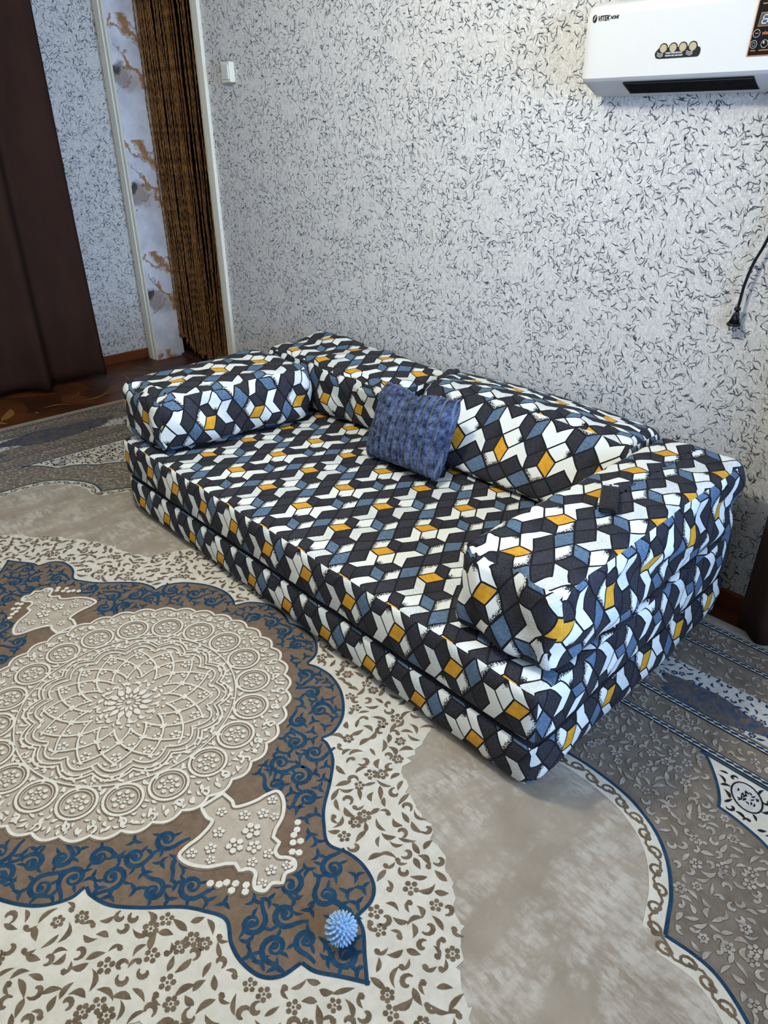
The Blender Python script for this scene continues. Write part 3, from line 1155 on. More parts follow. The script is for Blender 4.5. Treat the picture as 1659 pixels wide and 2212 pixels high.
def poisson(poly_in, polys_out, bbox, dist, seed, margin_fn=None):
    rng = np.random.RandomState(seed)
    x0, x1, y0, y1 = bbox
    n = int((x1 - x0) * (y1 - y0) / (dist * dist) * 9)
    c = np.stack([rng.uniform(x0, x1, n), rng.uniform(y0, y1, n)], 1)
    ok = np.zeros(n, bool)
    for p in poly_in:
        ok |= in_poly(c, p)
    for p in polys_out:
        ok &= ~in_poly(c, p)
    if margin_fn is not None:
        ok &= margin_fn(c)
    c = c[ok]
    grid, out = {}, []
    for p in c:
        g = (int(p[0] // dist), int(p[1] // dist))
        bad = False
        for i in (-1, 0, 1):
            for j in (-1, 0, 1):
                for q in grid.get((g[0] + i, g[1] + j), ()):
                    if (q[0] - p[0]) ** 2 + (q[1] - p[1]) ** 2 < dist * dist:
                        bad = True
        if not bad:
            grid.setdefault(g, []).append(p)
            out.append(p)
    return out


def scatter_motifs(pts, rng, size=1.0, flow=None):
    polys = []
    for p in pts:
        a = rng.uniform(0, 2 * PI)
        t = rng.random()
        if t < 0.50:
            polys.append(leaf(p[0], p[1], size * rng.uniform(.013, .021), size * rng.uniform(.0045, .0075), a, rng.uniform(-.55, .55)))
        elif t < 0.68:
            polys += flower(p[0], p[1], size * rng.uniform(.013, .017), a, 5 + rng.randint(0, 1))
        elif t < 0.86:
            r = size * rng.uniform(.011, .015)
            pts_ = [(p[0] + r * (1 - .6 * k / 8) * math.cos(a + k * .55), p[1] + r * (1 - .6 * k / 8) * math.sin(a + k * .55)) for k in range(9)]
            polys += strip(pts_, lambda t: size * .0075 * (0.35 + math.sin(PI * t)))
        else:
            polys.append(disc(p[0], p[1], size * .007, 6, a, .8))
            polys.append(leaf(p[0] + .012 * size * math.cos(a), p[1] + .012 * size * math.sin(a), size * .012, size * .004, a + .8, .3))
    return polys


rng = random.Random(11)
MEDR = 0.452
field_in = inset(FIELD, 0.034)
# blue scrolls on the brown field
FPTS = np.array(FIELD)


def off_edge(c, d):
    return np.array([((FPTS - p) ** 2).sum(1).min() > d * d for p in c])


pend_box = lambda c: off_edge(c, .037) & (np.hypot(c[:, 0], c[:, 1]) > MEDR + 0.034) & ~((np.abs(c[:, 1]) < .13) & (np.abs(c[:, 0]) < .76) & (np.abs(c[:, 0]) > .44))
sp = poisson([field_in], [], (-1.05, 1.05, -.6, .6), 0.058, 3, pend_box)
polys = []
for p in sp:
    polys += scroll(p[0], p[1], rng.uniform(.024, .032), rng.uniform(0, 2 * PI), rng.choice((-1, 1)), rng)
fill_in = inset(FIELD, 0.016)
fill_fn = lambda c: off_edge(c, .020) & (np.hypot(c[:, 0], c[:, 1]) > MEDR + 0.02) & ~((np.abs(c[:, 1]) < .115) & (np.abs(c[:, 0]) < .74) & (np.abs(c[:, 0]) > .44))
for p in poisson([fill_in], [], (-1.05, 1.05, -.6, .6), 0.026, 4, fill_fn):
    if min((p[0] - q[0]) ** 2 + (p[1] - q[1]) ** 2 for q in sp) > 0.034 ** 2:
        a = rng.uniform(0, 2 * PI)
        for k in range(3):
            polys.append(leaf(p[0] + .008 * math.cos(a + k * 2.1), p[1] + .008 * math.sin(a + k * 2.1), .013, .0048, a + k * 2.1, rng.uniform(-.5, .5)))
flat('blue_scrolls', polys, 8, CM['blue'], 'stuff')
# brown leaves and blossoms on cream
cpts = poisson([inset(CREAM, 0.012)], [inset(FIELD, -0.014)], (-1.3, 1.3, -.7, .7), 0.0245, 7, lambda c: off_edge(c, .016))
flat('brown_blossoms', scatter_motifs(cpts, rng, 1.08), 6.5, CM['brown_motif'], 'stuff')
# pale motifs on the taupe spandrels and narrow borders
IN = CHX - STR[3] - .02, CHY - STR[3] - .02
rect_in = [(-IN[0], -IN[1]), (IN[0], -IN[1]), (IN[0], IN[1]), (-IN[0], IN[1])]
tp = poisson([rect_in], [inset(ARCH, -.015)] + [inset(l_, -.012) for l_ in mirror4(LENS)], (-IN[0], IN[0], -IN[1], IN[1]), 0.0205, 9)
polys = scatter_motifs(tp, rng, 0.86)


def band_fn(d0, d1):
    def fn(c):
        e = np.minimum(CHX - np.abs(c[:, 0]), CHY - np.abs(c[:, 1]))
        return (e > d0 + .024) & (e < d1 - .024)
    return fn


full = [(-CHX, -CHY), (CHX, -CHY), (CHX, CHY), (-CHX, CHY)]
for d0, d1, sd in ((STR[0], STR[1], 21), (STR[2], STR[3], 22)):
    polys += scatter_motifs(poisson([full], [], (-CHX, CHX, -CHY, CHY), 0.0225, sd, band_fn(d0, d1)), rng, 0.9)
polys += scatter_motifs(poisson([full], cart_pale + cart_blue, (-CHX, CHX, -CHY, CHY), 0.027, 23, band_fn(STR[1], STR[2])), rng, 0.8)
flat('pale_blossoms', polys, 4, CM['taupe_light'], 'stuff')
flat('blue_flecks', scatter_motifs(poisson([inset(c_, .006) for c_ in cart_pale], cart_blue, (-CHX, CHX, -CHY, CHY), 0.0195, 24), rng, 0.66), 3, CM['navy'], 'stuff')
flat('brown_flecks', scatter_motifs(poisson(cart_blue, [], (-CHX, CHX, -CHY, CHY), 0.030, 25), rng, 0.75), 4, CM['brown_motif'], 'stuff')
# corner panels: black flecks and dotted ovals
lens_in = LENS
LPTS = np.array(dense(LENS + LENS[:1], .01))
ovals = []
for t in (0.12, 0.36, 0.62, 0.87):
    k = int(t * (len(LENS) - 3)) + 1
    v = np.array(LENS[k])
    w = np.array((1.868, 1.015))
    ovals.append(tuple(v + (w - v) / np.hypot(*(w - v)) * 0.075))
polys, opol = [], []
for o_ in ovals:
    opol.append(blob(o_[0], o_[1], .044, .03, 18, 0.0, rot=-.75))
    polys += strip(blob(o_[0], o_[1], .046, .032, 24, 0.0, rot=-.75) + [blob(o_[0], o_[1], .046, .032, 24, 0.0, rot=-.75)[0]], lambda t: .004)
    for _ in range(22):
        a, r_ = rng.uniform(0, 6.28), rng.uniform(0, .85) ** .6
        polys.append(leaf(o_[0] + .030 * r_ * math.cos(a), o_[1] + .024 * r_ * math.sin(a), .006, .0026, rng.uniform(0, 3)))
lp = poisson([lens_in], [blob(o_[0], o_[1], .052, .038, 18, 0, rot=-.75) for o_ in ovals], (1.1, 1.9, .3, 1.05), 0.0185, 31, lambda c: np.array([((LPTS - p) ** 2).sum(1).min() > .022 ** 2 for p in c]))
polys += scatter_motifs(lp, rng, 0.74)
flats('oval_ground', sum([mirror4(p) for p in opol], []), 4, CM['pale_mottle'])
flat('black_blossoms', sum([mirror4(p) for p in polys], []), 5, CM['black'], 'stuff')
# brown tendril running in the cream arch band
bm_ = inset(ARCH, 0.0265)
P = np.array(bm_)
seg = np.hypot(*(np.roll(P, -1, 0) - P).T)
cum = np.concatenate([[0], np.cumsum(seg)])
tot = cum[-1]
polys = []
Pc = np.vstack([P, P[:1]])
k, s = 0, 0.0
while s < tot - 0.03:
    x, y = np.interp(s, cum, Pc[:, 0]), np.interp(s, cum, Pc[:, 1])
    x2, y2 = np.interp(s + .01, cum, Pc[:, 0]), np.interp(s + .01, cum, Pc[:, 1])
    ta = math.atan2(y2 - y, x2 - x)
    h = 1 if k % 2 else -1
    pts_ = []
    for q in range(13):
        t = q / 12
        rr = .0145 * (1 - .8 * t)
        a = ta + PI + h * (t * 7.2)
        pts_.append((x + rr * math.cos(a) * 1.35, y + rr * math.sin(a)))
    polys += strip(pts_, lambda t: .0062 * (1.1 - .3 * t))
    nx_, ny_ = np.interp(s + .040, cum, Pc[:, 0]), np.interp(s + .040, cum, Pc[:, 1])
    nrm = (-math.sin(ta) * h * .010, math.cos(ta) * h * .010)
    polys += strip([pts_[0], ((x + nx_) / 2 + nrm[0], (y + ny_) / 2 + nrm[1]), (nx_, ny_)], lambda t: .0055)
    s += 0.046
    k += 1
flat('band_tendril', polys, 4.6, CM['brown_motif'], 'stuff')

# --- lace medallion
circ = lambda r, n=120, ph=0.0: [(r * math.cos(ph + 2 * PI * k / n), r * math.sin(ph + 2 * PI * k / n)) for k in range(n)]


def scallop(r, n, amp, pts=8, ph=0.0):
    out = []
    for k in range(n * pts):
        a = ph + 2 * PI * k / (n * pts)
        out.append(((r + amp * abs(math.sin(n * (a - ph) / 2))) * math.cos(a), (r + amp * abs(math.sin(n * (a - ph) / 2))) * math.sin(a)))
    return out


lines = []


def closed(p, w):
    lines.append((p + [p[0]], w))


flat('medallion_ground', [scallop(.438, 40, .014)], 9, CM['med'])
closed(scallop(.438, 40, .014), .0075)
closed(circ(.296, 90), .004)
closed(scallop(.255, 16, .026, 10), .0055)
closed(scallop(.243, 16, .026, 10), .0045)
closed(scallop(.222, 16, .028, 10), .0050)
dots = []
for k in range(20):
    a = 2 * PI * (k + .5) / 20
    cx_, cy_ = .346 * math.cos(a), .346 * math.sin(a)
    closed([(cx_ + p[0], cy_ + p[1]) for p in circ(.047, 26)], .0068)
    closed([(cx_ + p[0], cy_ + p[1]) for p in circ(.0375, 22)], .0022)
    for m_ in range(7):
        w = 2 * PI * m_ / 7 + a
        dots.append(disc(cx_ + .022 * math.cos(w), cy_ + .022 * math.sin(w), .0062, 6, w))
        dots.append(disc(cx_ + .0105 * math.cos(w + .4), cy_ + .0105 * math.sin(w + .4), .0038, 5, w))
    # little sprays between the rings, outside and inside
    for b_, r0 in ((2 * PI * k / 20, .405), (2 * PI * k / 20 + .08, .425), (2 * PI * k / 20 - .08, .425), (2 * PI * (k + .5) / 20, .418), (2 * PI * k / 20, .312), (2 * PI * k / 20 + .1, .305)):
        dots.append(leaf(r0 * math.cos(b_), r0 * math.sin(b_), .011, .0052, b_ + rng.uniform(-1.2, 1.2), rng.uniform(-.4, .4)))
    q0 = 2 * PI * k / 20
    for q_, r0 in ((q0, .420), (q0 + .157, .412)):
        pts_ = [(r0 * math.cos(q_) + .012 * (1 - .6 * m_ / 8) * math.cos(q_ + m_ * .6), r0 * math.sin(q_) + .012 * (1 - .6 * m_ / 8) * math.sin(q_ + m_ * .6)) for m_ in range(9)]
        lines.append((pts_, .006))
for k in range(60):
    a = 2 * PI * k / 60
    dots.append(leaf(.279 * math.cos(a), .279 * math.sin(a), .008, .0042, a + (1 if k % 2 else -1) * .8, .2))
# crossing arcs of the inner lattice
for k in range(16):
    a = 2 * PI * k / 16
    for h in (-1, 1):
        pts_ = []
        for m_ in range(15):
            t = m_ / 14
            r_ = .105 + (.232 - .105) * t
            pts_.append((r_ * math.cos(a + h * .62 * t ** 1.15), r_ * math.sin(a + h * .62 * t ** 1.15)))
        lines.append((pts_, .0052))
for r_, n_, sz in ((.122, 16, .0046), (.150, 16, .0058), (.176, 16, .0068), (.204, 16, .0074)):
    for k in range(n_):
        a = 2 * PI * (k + (.5 if r_ in (.150, .204) else 0)) / n_
        for m_ in range(5):
            w = 2 * PI * m_ / 5 + a
            dots.append(disc(r_ * math.cos(a) + sz * 1.35 * math.cos(w), r_ * math.sin(a) + sz * 1.35 * math.sin(w), sz * .72, 5, w))
for k in range(16):
    a = 2 * PI * k / 16
    dots.append(leaf(.082 * math.cos(a), .082 * math.sin(a), .011, .006, a + .9, .4))
for k in range(14):
    a = 2 * PI * k / 14
    dots.append(leaf(.050 * math.cos(a), .050 * math.sin(a), .016, .009, a, .1))
    dots.append(leaf(.027 * math.cos(a + .2), .027 * math.sin(a + .2), .010, .0045, a + .2, .1))
dots.append(disc(0, 0, .007, 8))
ringc = [(.346 * math.cos(2 * PI * (k + .5) / 20), .346 * math.sin(2 * PI * (k + .5) / 20)) for k in range(20)]


def ann(c):
    r_ = np.hypot(c[:, 0], c[:, 1])
    ok = (r_ > .288) & (r_ < .430) & (np.abs(r_ - .296) > .008)
    for q in ringc:
        ok &= np.hypot(c[:, 0] - q[0], c[:, 1] - q[1]) > .056
    return ok | ((r_ > .262) & (r_ < .289)) | ((r_ > .062) & (r_ < .104)) | ((r_ > .226) & (r_ < .238))


for p in poisson([circ(.45, 80)], [], (-.46, .46, -.46, .46), 0.0165, 51, ann):
    dots.append(leaf(p[0], p[1], rng.uniform(.006, .011), rng.uniform(.003, .005), rng.uniform(0, 6.28), rng.uniform(-.5, .5), 4))
# pendants joined to the medallion along the long axis
_p1 = [tuple(q) for q in spline([(.455, .030), (.490, .034), (.508, .030), (.520, .050), (.528, .080), (.530, .108), (.540, .132), (.572, .126), (.606, .100), (.626, .066)], 4)]
_p2 = [tuple(q) for q in spline([(.662, .052), (.672, .034), (.690, .030), (.706, .044), (.722, .050), (.738, .038), (.734, .018), (.748, 0)], 4)]
pend = _p1 + [(.640, .050)] + _p2
pend = pend + [(x, -y) for x, y in pend[::-1][1:]]
pend_m = [(-x, -y) for x, y in pend]
flats('pendant_ground', [pend, pend_m], 9, CM['med'])
for pp in (pend, pend_m):
    closed(pp, .0085)
    sg = 1 if pp is pend else -1
    for x, y, s_ in ((.50, 0, .013), (.545, .035, .014), (.545, -.035, .014), (.552, .108, .013), (.552, -.108, .013), (.57, .070, .014), (.57, -.070, .014), (.595, .085, .011), (.595, -.085, .011), (.592, .024, .022), (.600, -.026, .021), (.632, .004, .017), (.706, .0, .013), (.662, -.020, .012), (.668, .018, .012), (.72, .032, .011), (.72, -.032, .011)):
        dots += flower(sg * x, sg * y, s_, x * 9, 5)
    for x, y in ((.667, .088), (.682, .075), (.660, .102), (.700, .060), (.712, .070), (.645, .115), (.690, .090), (.725, .045)):
        for s2 in (1, -1):
            dots.append(disc(sg * x, sg * s2 * y, .0085, 6, x * 40))
under, over = [], []  # under: wider, darker offset copies that paint in the shade of the carved pile
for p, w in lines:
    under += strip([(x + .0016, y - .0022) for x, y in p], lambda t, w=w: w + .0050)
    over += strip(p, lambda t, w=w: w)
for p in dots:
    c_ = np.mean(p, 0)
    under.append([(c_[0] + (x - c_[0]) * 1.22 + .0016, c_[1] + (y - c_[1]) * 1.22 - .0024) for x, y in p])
flat('carved_shade', under, 10, CM['med_dark'], 'stuff')
flat('lace_lines', over, 11.5, CM['lace'], 'stuff')
flat('lace_blossoms', dots, 11, CM['lace'], 'stuff')


# ------------------------------------------------------------------ curtains and the string curtain
def drape(name, label, pts_fn, z0, z1, n, mz, group=None):
    """pleated cloth: pts_fn(t, zfrac) -> (x, y)"""
    vs, fs = [], []
    for j in range(mz + 1):
        zf = j / mz
        for i in range(n + 1):
            x, y, dz = pts_fn(i / n, zf)
            vs.append((x, y, z0 + (z1 - z0) * zf + dz))
    for j in range(mz):
        for i in range(n):
            k = j * (n + 1) + i
            fs.append((k, k + 1, k + n + 2, k + n + 1))
    o = mesh_obj(name, vs, fs, M['curtain'], None, True)
    md = o.modifiers.new('thick', 'SOLIDIFY')
    md.thickness = 0.004
    md.offset = 0
    return tag(o, label, 'curtain', group)


def left_fn(t, zf):
    y = -0.462 - 1.15 * t
    amp = 0.055 * (1 - 0.25 * zf)
    x = -4.66 + amp * (math.sin(t * 21.0 + 0.6) + 0.28 * math.sin(t * 39 + 1.3 + zf)) + 0.06 * (1 - zf) ** 3 + 0.05 * t
    y += 0.02 * math.sin(t * 21 + zf * 2) + 0.02 * (1 - zf) ** 2 * (1 - t)
    return x, y, (0.012 * math.sin(t * 17) if zf < 0.01 else 0.0)


drape('curtain', 'long dark brown curtain hanging beside the doorway with the string curtain', left_fn, 0.035, 2.56, 90, 40)


def right_fn(t, zf):
    x = -0.628 + 0.85 * t - 0.02 * (1 - zf) ** 2 * (1 - t)
    y = -0.115 + 0.035 * (math.sin(t * 23 + 2.5) + 0.4 * math.sin(t * 51)) * (0.5 + 0.5 * min(1, t * 5))
    return x, y, 0.0


drape('curtain', 'dark brown curtain on the heater wall past the mattress end', right_fn, 0.014, 2.56, 70, 30)

strings = thing('string_curtain', 'brown twisted string curtain hanging in the doorway', 'string curtain', (0, 0.185, 0.0))
bstr = NB('twisted_brown_cord')
_c = bstr.noise(bstr.vm('MULTIPLY', bstr.coord(), (1, 1, 0.25)), 120.0, 3.0).outputs[0]
M['cord'] = bstr.out(bstr.mix(bstr.mapr(_c, 0.3, 0.7), lin((96, 64, 36)), lin((176, 128, 78))), 0.8)
rng = random.Random(8)


def strand_mesh(zb, sway, seed, thin):
    r_ = random.Random(seed)
    vs, fs = [], []
    n = 150
    top = DTOP - 0.02
    ph = r_.uniform(0, 6)
    rad = 0.0034 if not thin else 0.0028
    for k in range(n + 1):
        z = zb + (top - zb) * k / n
        low = 1 - (z - zb) / (top - zb)
        ox = sway * low ** 3 * 0.05 + 0.0022 * math.sin(z * 16 + ph)
        oy = 0.002 * math.sin(z * 13 + ph * 2)
        knot = 1.9 if k < 2 else 1.0 + 0.18 * math.sin(k * 0.37 + seed * 1.7)
        tw = k * 0.9 + seed * 1.3
        for q in range(5):
            a = 2 * PI * q / 5 + tw
            e = rad * knot * (1.0 + 0.45 * math.cos(2 * (a - tw)))
            vs.append((ox + e * math.cos(a), oy + e * math.sin(a), z))
    for k in range(n):
        for q in range(5):
            q2 = (q + 1) % 5
            fs.append((k * 5 + q, k * 5 + q2, k * 5 + 5 + q2, k * 5 + 5 + q))
    fs.append((4, 3, 2, 1, 0))
    return vs, fs


x = DX0 + 0.018
i = 0
while x < DX1 - 0.02:
    t = (x - DX0) / (DX1 - DX0)
    if t < 0.10:
        zb = 0.145 - rng.uniform(0, .03)
    elif t < 0.42:
        zb = 0.10 - 0.20 * (t - 0.1) + rng.uniform(-.02, .02)
    else:
        zb = 0.03 + rng.uniform(0, .05)
    thin = t > 0.44
    v_, f_ = strand_mesh(max(.012, zb), rng.uniform(-1, 1) * 0.2 if not thin else rng.uniform(-.6, .6) - (t - .44) * 5.0, i, thin)
    mesh_obj('strand', v_, f_, M['cord'], strings, True, (x, rng.uniform(-.008, .008), 0))
    x += rng.uniform(0.0105, 0.0135) if not thin else rng.uniform(0.0115, 0.0190)
    i += 1
box('curtain_rail', DX0 + .009, DX1 - .001, -.014, .010, DTOP - .03, DTOP - .001, M['ledge'], strings)

# ------------------------------------------------------------------ wall heater
M['white_plastic'] = plain('white_plastic', (212, 213, 210), 0.28, 0.02, 10)
M['grey_plastic_and_shade'] = plain('pale_grey_plastic_and_shade', (186, 189, 192), 0.4, 0.02, 10)
M['black_plastic'] = plain('black_plastic', (20, 20, 21), 0.35, 0.1, 30)
M['gloss_black'] = plain('gloss_black_panel', (16, 15, 15), 0.15, 0.1, 30)
M['copper'] = plain('copper_trim', (176, 122, 84), 0.35, 0.1, 60, 0, 0.4)
M['print_white'] = plain('white_print', (214, 216, 214), 0.6, 0.03, 30)
M['print_black'] = plain('black_print', (20, 20, 22), 0.5, 0.05, 30)
M['gold'] = plain('champagne_badge', (178, 166, 134), 0.35, 0.15, 90)
M['lcd'] = plain('lcd_grey', (70, 76, 82), 0.3, 0.05, 30)
HX0, HX1 = -1.436, -0.815
heater = thing('wall_heater', 'white wall-mounted fan heater with a black badge and control panel', 'heater', (0, 0, 0))
prof = [(0.0, 1.505), (-0.036, 1.505), (-0.113, 1.541), (-0.121, 1.549), (-0.121, 1.60), (-0.121, 1.66), (-0.121, 1.698), (-0.108, 1.722), (-0.078, 1.734), (-0.03, 1.738), (0.0, 1.738)]


def heater_section(x, k):
    """k shrinks the section toward the wall for the rounded end"""
    return [(x, y * (1 - 0.10 * k), 1.622 + (z - 1.622) * (1 - 0.06 * k)) for y, z in prof]


secs = [heater_section(HX0, 1.0), heater_section(HX0 + .004, .45), heater_section(HX0 + .014, 0.08), heater_section(HX0 + .03, 0), heater_section(HX1 - .03, 0), heater_section(HX1 - .014, .08), heater_section(HX1 - .004, .45), heater_section(HX1, 1.0)]
n = len(prof)
vs = [p for s_ in secs for p in s_]
fs = [tuple(range(n)), tuple((len(secs) - 1) * n + k for k in range(n))[::-1]]
for a in range(len(secs) - 1):
    for k in range(n - 1):
        fs.append((a * n + k, (a + 1) * n + k, (a + 1) * n + k + 1, a * n + k + 1))
hb = mesh_obj('casing', vs, fs, [M['white_plastic'], M['grey_plastic_and_shade']], heater, True)
for p_ in hb.data.polygons:
    c_ = p_.center
    if p_.normal.z < -0.5 and c_.z < 1.545:
        p_.material_index = 1  # underside of the white casing coloured grey to paint in its shade
    if len(p_.vertices) > 4:
        p_.use_smooth = False
md = hb.modifiers.new('edge', 'EDGE_SPLIT')
md.split_angle = R(28)
# outlet grille on the slanted underside
dvec = Vector((0, -0.077, 0.036)).normalized()       # along the slope towards the room
nvec = Vector((0, -dvec.z, dvec.y)).normalized()
nvec = nvec if nvec.z < 0 else -nvec
gb = Vector((0, -0.040, 1.507))


def slope_pt(x, s, off):
    p = gb + dvec * s + nvec * off
    return (x, p.y, p.z)


gx0, gx1 = -1.306, -0.940
vs = [slope_pt(gx0 - .004, 0.008, .0008), slope_pt(gx1 - .004, 0.008, .0008), slope_pt(gx1 + .004, 0.074, .0008), slope_pt(gx0 + .004, 0.074, .0008)]
vs += [slope_pt(gx0 - .004, 0.008, -.004), slope_pt(gx1 - .004, 0.008, -.004), slope_pt(gx1 + .004, 0.074, -.004), slope_pt(gx0 + .004, 0.074, -.004)]
gr = mesh_obj('outlet_grille', vs, [(0, 3, 2, 1), (4, 5, 6, 7), (0, 1, 5, 4), (1, 2, 6, 5), (2, 3, 7, 6), (3, 0, 4, 7)], M['black_plastic'], heater)
for k in range(7):
    s0 = 0.012 + k * 0.0085
    vs = [slope_pt(gx0, s0, .001), slope_pt(gx1, s0, .001), slope_pt(gx1, s0 + .003, .0035), slope_pt(gx0, s0 + .003, .0035), slope_pt(gx0, s0 + .004, .001), slope_pt(gx1, s0 + .004, .001)]
    mesh_obj('slat', vs, [(0, 3, 2, 1), (3, 4, 5, 2), (0, 1, 5, 4), (0, 4, 3), (1, 2, 5)], M['print_black'], gr)
box('air_inlet', -1.372, -0.86, -0.068, -0.014, 1.7375, 1.7405, M['black_plastic'], heater)
YF = -0.1222


def face_poly(name, pts, mat, parent, off=0.0):
    """thin plate on the heater's front, pts = (x, z)"""
    m_ = len(pts)
    ar = sum(pts[k][0] * pts[(k + 1) % m_][1] - pts[(k + 1) % m_][0] * pts[k][1] for k in range(m_))
    if ar < 0:
        pts = pts[::-1]

    def yy(z):       # follow the front profile
        ys, zs = [p[0] for p in prof[3:8]], [p[1] for p in prof[3:8]]
        return float(np.interp(z, zs, ys)) - 0.0012 - off
    vs = [(x_, yy(z_), z_) for x_, z_ in pts] + [(x_, yy(z_) + .0011, z_) for x_, z_ in pts]
    fs = [tuple(range(m_)), tuple(range(m_, 2 * m_))[::-1]] + [(k, k + m_, (k + 1) % m_ + m_, (k + 1) % m_) for k in range(m_)]
    return mesh_obj(name, vs, fs, mat, parent)


def ell(cx, cz, rx, rz, n=20, a0=0.0, a1=2 * PI):
    return [(cx + rx * math.cos(a0 + (a1 - a0) * k / n), cz + rz * math.sin(a0 + (a1 - a0) * k / n)) for k in range(n)]


lg = face_poly('logo_emblem', ell(-1.405, 1.6925, .0068, .0098), M['print_black'], heater)
face_poly('logo_highlight', [(-1.4075, 1.690), (-1.4062, 1.6885), (-1.4015, 1.6985), (-1.4035, 1.7005)], M['print_white'], lg, .0004)
text_mesh('logo_text', 'VITEK', 0.0178, M['print_black'], heater, (-1.3955, YF + .0004, 1.6858), 0.25, 0.80)
text_mesh('logo_text', 'NONE', 0.0110, M['print_black'], heater, (-1.3555, YF + .0004, 1.6880), 0.25, 0.80)
# badge: dark plate with four champagne discs
bx0, bx1, bz0, bz1 = -1.206, -1.080, 1.5865, 1.6085
outl = [(bx0 + .012, bz0), (bx1 - .008, bz0)] + [(bx1 - .008 + .008 * math.sin(a), bz0 + .010 - .010 * math.cos(a)) for a in (0.5, 1.0, 1.57)] + [(bx1, bz1 - .006), (bx1 - .003, bz1 - .001), (bx1 - .008, bz1)]
for k in range(3, -1, -1):
    cxk = bx0 + .0225 + k * .0272
    outl += [(cxk + .0122 * math.cos(a), 1.6105 + .0112 * math.sin(a)) for a in (0.05, .5, 1.0, 1.57, 2.1, 2.6, 3.1)]
outl += [(bx0 + .006, bz1 - .001), (bx0, bz1 - .008), (bx0, bz0 + .009), (bx0 + .004, bz0 + .002)]
bd = face_poly('badge', outl, M['print_black'], heater)
for k in range(4):
    face_poly('badge_disc', ell(bx0 + .0225 + k * .0272, 1.6095, .0098, .0094), M['gold'], bd, .0005)
text_mesh('badge_text', 'THREE DIMENSIONAL', 0.0052, M['print_white'], bd, (-1.176, YF - .0012, 1.5965), 0.15, 0.95)
text_mesh('badge_text', 'WARM AIR AROUND', 0.0052, M['print_white'], bd, (-1.176, YF - .0012, 1.5905), 0.15, 1.0)
for sx in (-1.2, -1.118):
    for k in range(3):
        z_ = 1.5915 + k * .0034
        up = [(sx + q * .0022, z_ + .0016 * math.sin(q * .75 + 1.2)) for q in range(9)]
        face_poly('badge_wave', up + [(a, c + .0012) for a, c in up[::-1]], M['print_white'], bd, .0005)
# control panel
cpn = face_poly('control_panel_trim', [(-.958, 1.5785), (-.826, 1.5785), (-.829, 1.697), (-.948, 1.697), (-.952, 1.694)], M['copper'], heater)
cp2 = face_poly('control_panel', [(-.9555, 1.581), (-.828, 1.581), (-.831, 1.6945), (-.946, 1.6945), (-.9495, 1.692)], M['gloss_black'], heater, .0005)
face_poly('display_frame', [(-.944, 1.6395), (-.862, 1.6395), (-.864, 1.668), (-.9405, 1.668)], M['copper'], cp2, .0009)
face_poly('display', [(-.9425, 1.641), (-.8635, 1.641), (-.8655, 1.6665), (-.9395, 1.6665)], M['lcd'], cp2, .0013)


def seg8(cx, cz, w, h):
    t = .0020
    sh = lambda z: (z - cz) * 0.25
    for (x0, z0, x1, z1) in [(-w, -h, w, -h), (-w, 0, w, 0), (-w, h, w, h), (-w, -h, -w, 0), (-w, 0, -w, h), (w, -h, w, 0), (w, 0, w, h)]:
        if z0 == z1:
            q = [(x0 + .0012, z0 - t / 2), (x1 - .0012, z0 - t / 2), (x1 - .0012, z0 + t / 2), (x0 + .0012, z0 + t / 2)]
        else:
            q = [(x0 - t / 2, z0 + .0012), (x0 + t / 2, z0 + .0012), (x1 + t / 2, z1 - .0012), (x1 - t / 2, z1 - .0012)]
        face_poly('display_segment', [(cx + a + sh(cz + c), cz + c) for a, c in q], M['print_white'], cp2, .0017)


seg8(-.9275, 1.6540, .0062, .0085)
seg8(-.9075, 1.6540, .0062, .0085)


def ring(name, cx, cz, r, mat, parent, w=.0009):
    o_, i_ = ell(cx, cz, r, r, 24), ell(cx, cz, r - w, r - w, 24)
    vs = [(x_, YF - .0017, z_) for x_, z_ in o_ + i_]
    return mesh_obj(name, vs, [(k, (k + 1) % 24, 24 + (k + 1) % 24, 24 + k) for k in range(24)], mat, parent)


for cx_, cz_ in ((-.9425, 1.6260), (-.945, 1.6035), (-.919, 1.6035), (-.893, 1.6035), (-.858, 1.6260)):
    b_ = ring('button_ring', cx_, cz_, .0085, M['grey_plastic_and_shade'], cp2)
face_poly('button_mark', [(-.9462, 1.6255), (-.9388, 1.6255), (-.9388, 1.6268), (-.9462, 1.6268)], M['gold'], cp2, .0013)
ring('button_mark', -.945, 1.6035, .0042, M['grey_plastic_and_shade'], cp2, .0007)
face_poly('button_mark', [(-.9235, 1.604), (-.9195, 1.604), (-.9195, 1.609), (-.9235, 1.609)], M['gold'], cp2, .0013)
text_mesh('panel_text', 'vitek', 0.0105, M['copper'], cp2, (-.930, YF - .0016, 1.6225), 0.2, 1.0)
for x0, x1, z_ in ((-.9505, -.9385, 1.5895), (-.930, -.905, 1.5895), (-.9405, -.930, 1.6845), (-.926, -.905, 1.6850)):
    face_poly('panel_caption', [(x0, z_), (x1, z_), (x1, z_ + .0022), (x0, z_ + .0022)], M['copper'], cp2, .0013)

# ------------------------------------------------------------------ power cord with plug
cord = thing('power_cord', 'black power cord with a plug dangling below the heater', 'cord', (0, 0, 0))
cpts = spline([(-.835, -.050, 1.512), (-.815, -.058, 1.44), (-.818, -.034, 1.30), (-.848, -.024, 1.160), (-.872, -.024, 1.090), (-.884, -.024, 1.030), (-.887, -.024, 0.985), (-.889, -.024, .962)], 8)
tube('cable', cpts, 0.0042, M['black_plastic'], cord, 8)
plug = Vector((-.889, -.024, .962))
tube('strain_relief', [plug + Vector((0, 0, .004)), plug + Vector((0, 0, -.004))], 0.009, M['black_plastic'], cord, 8)
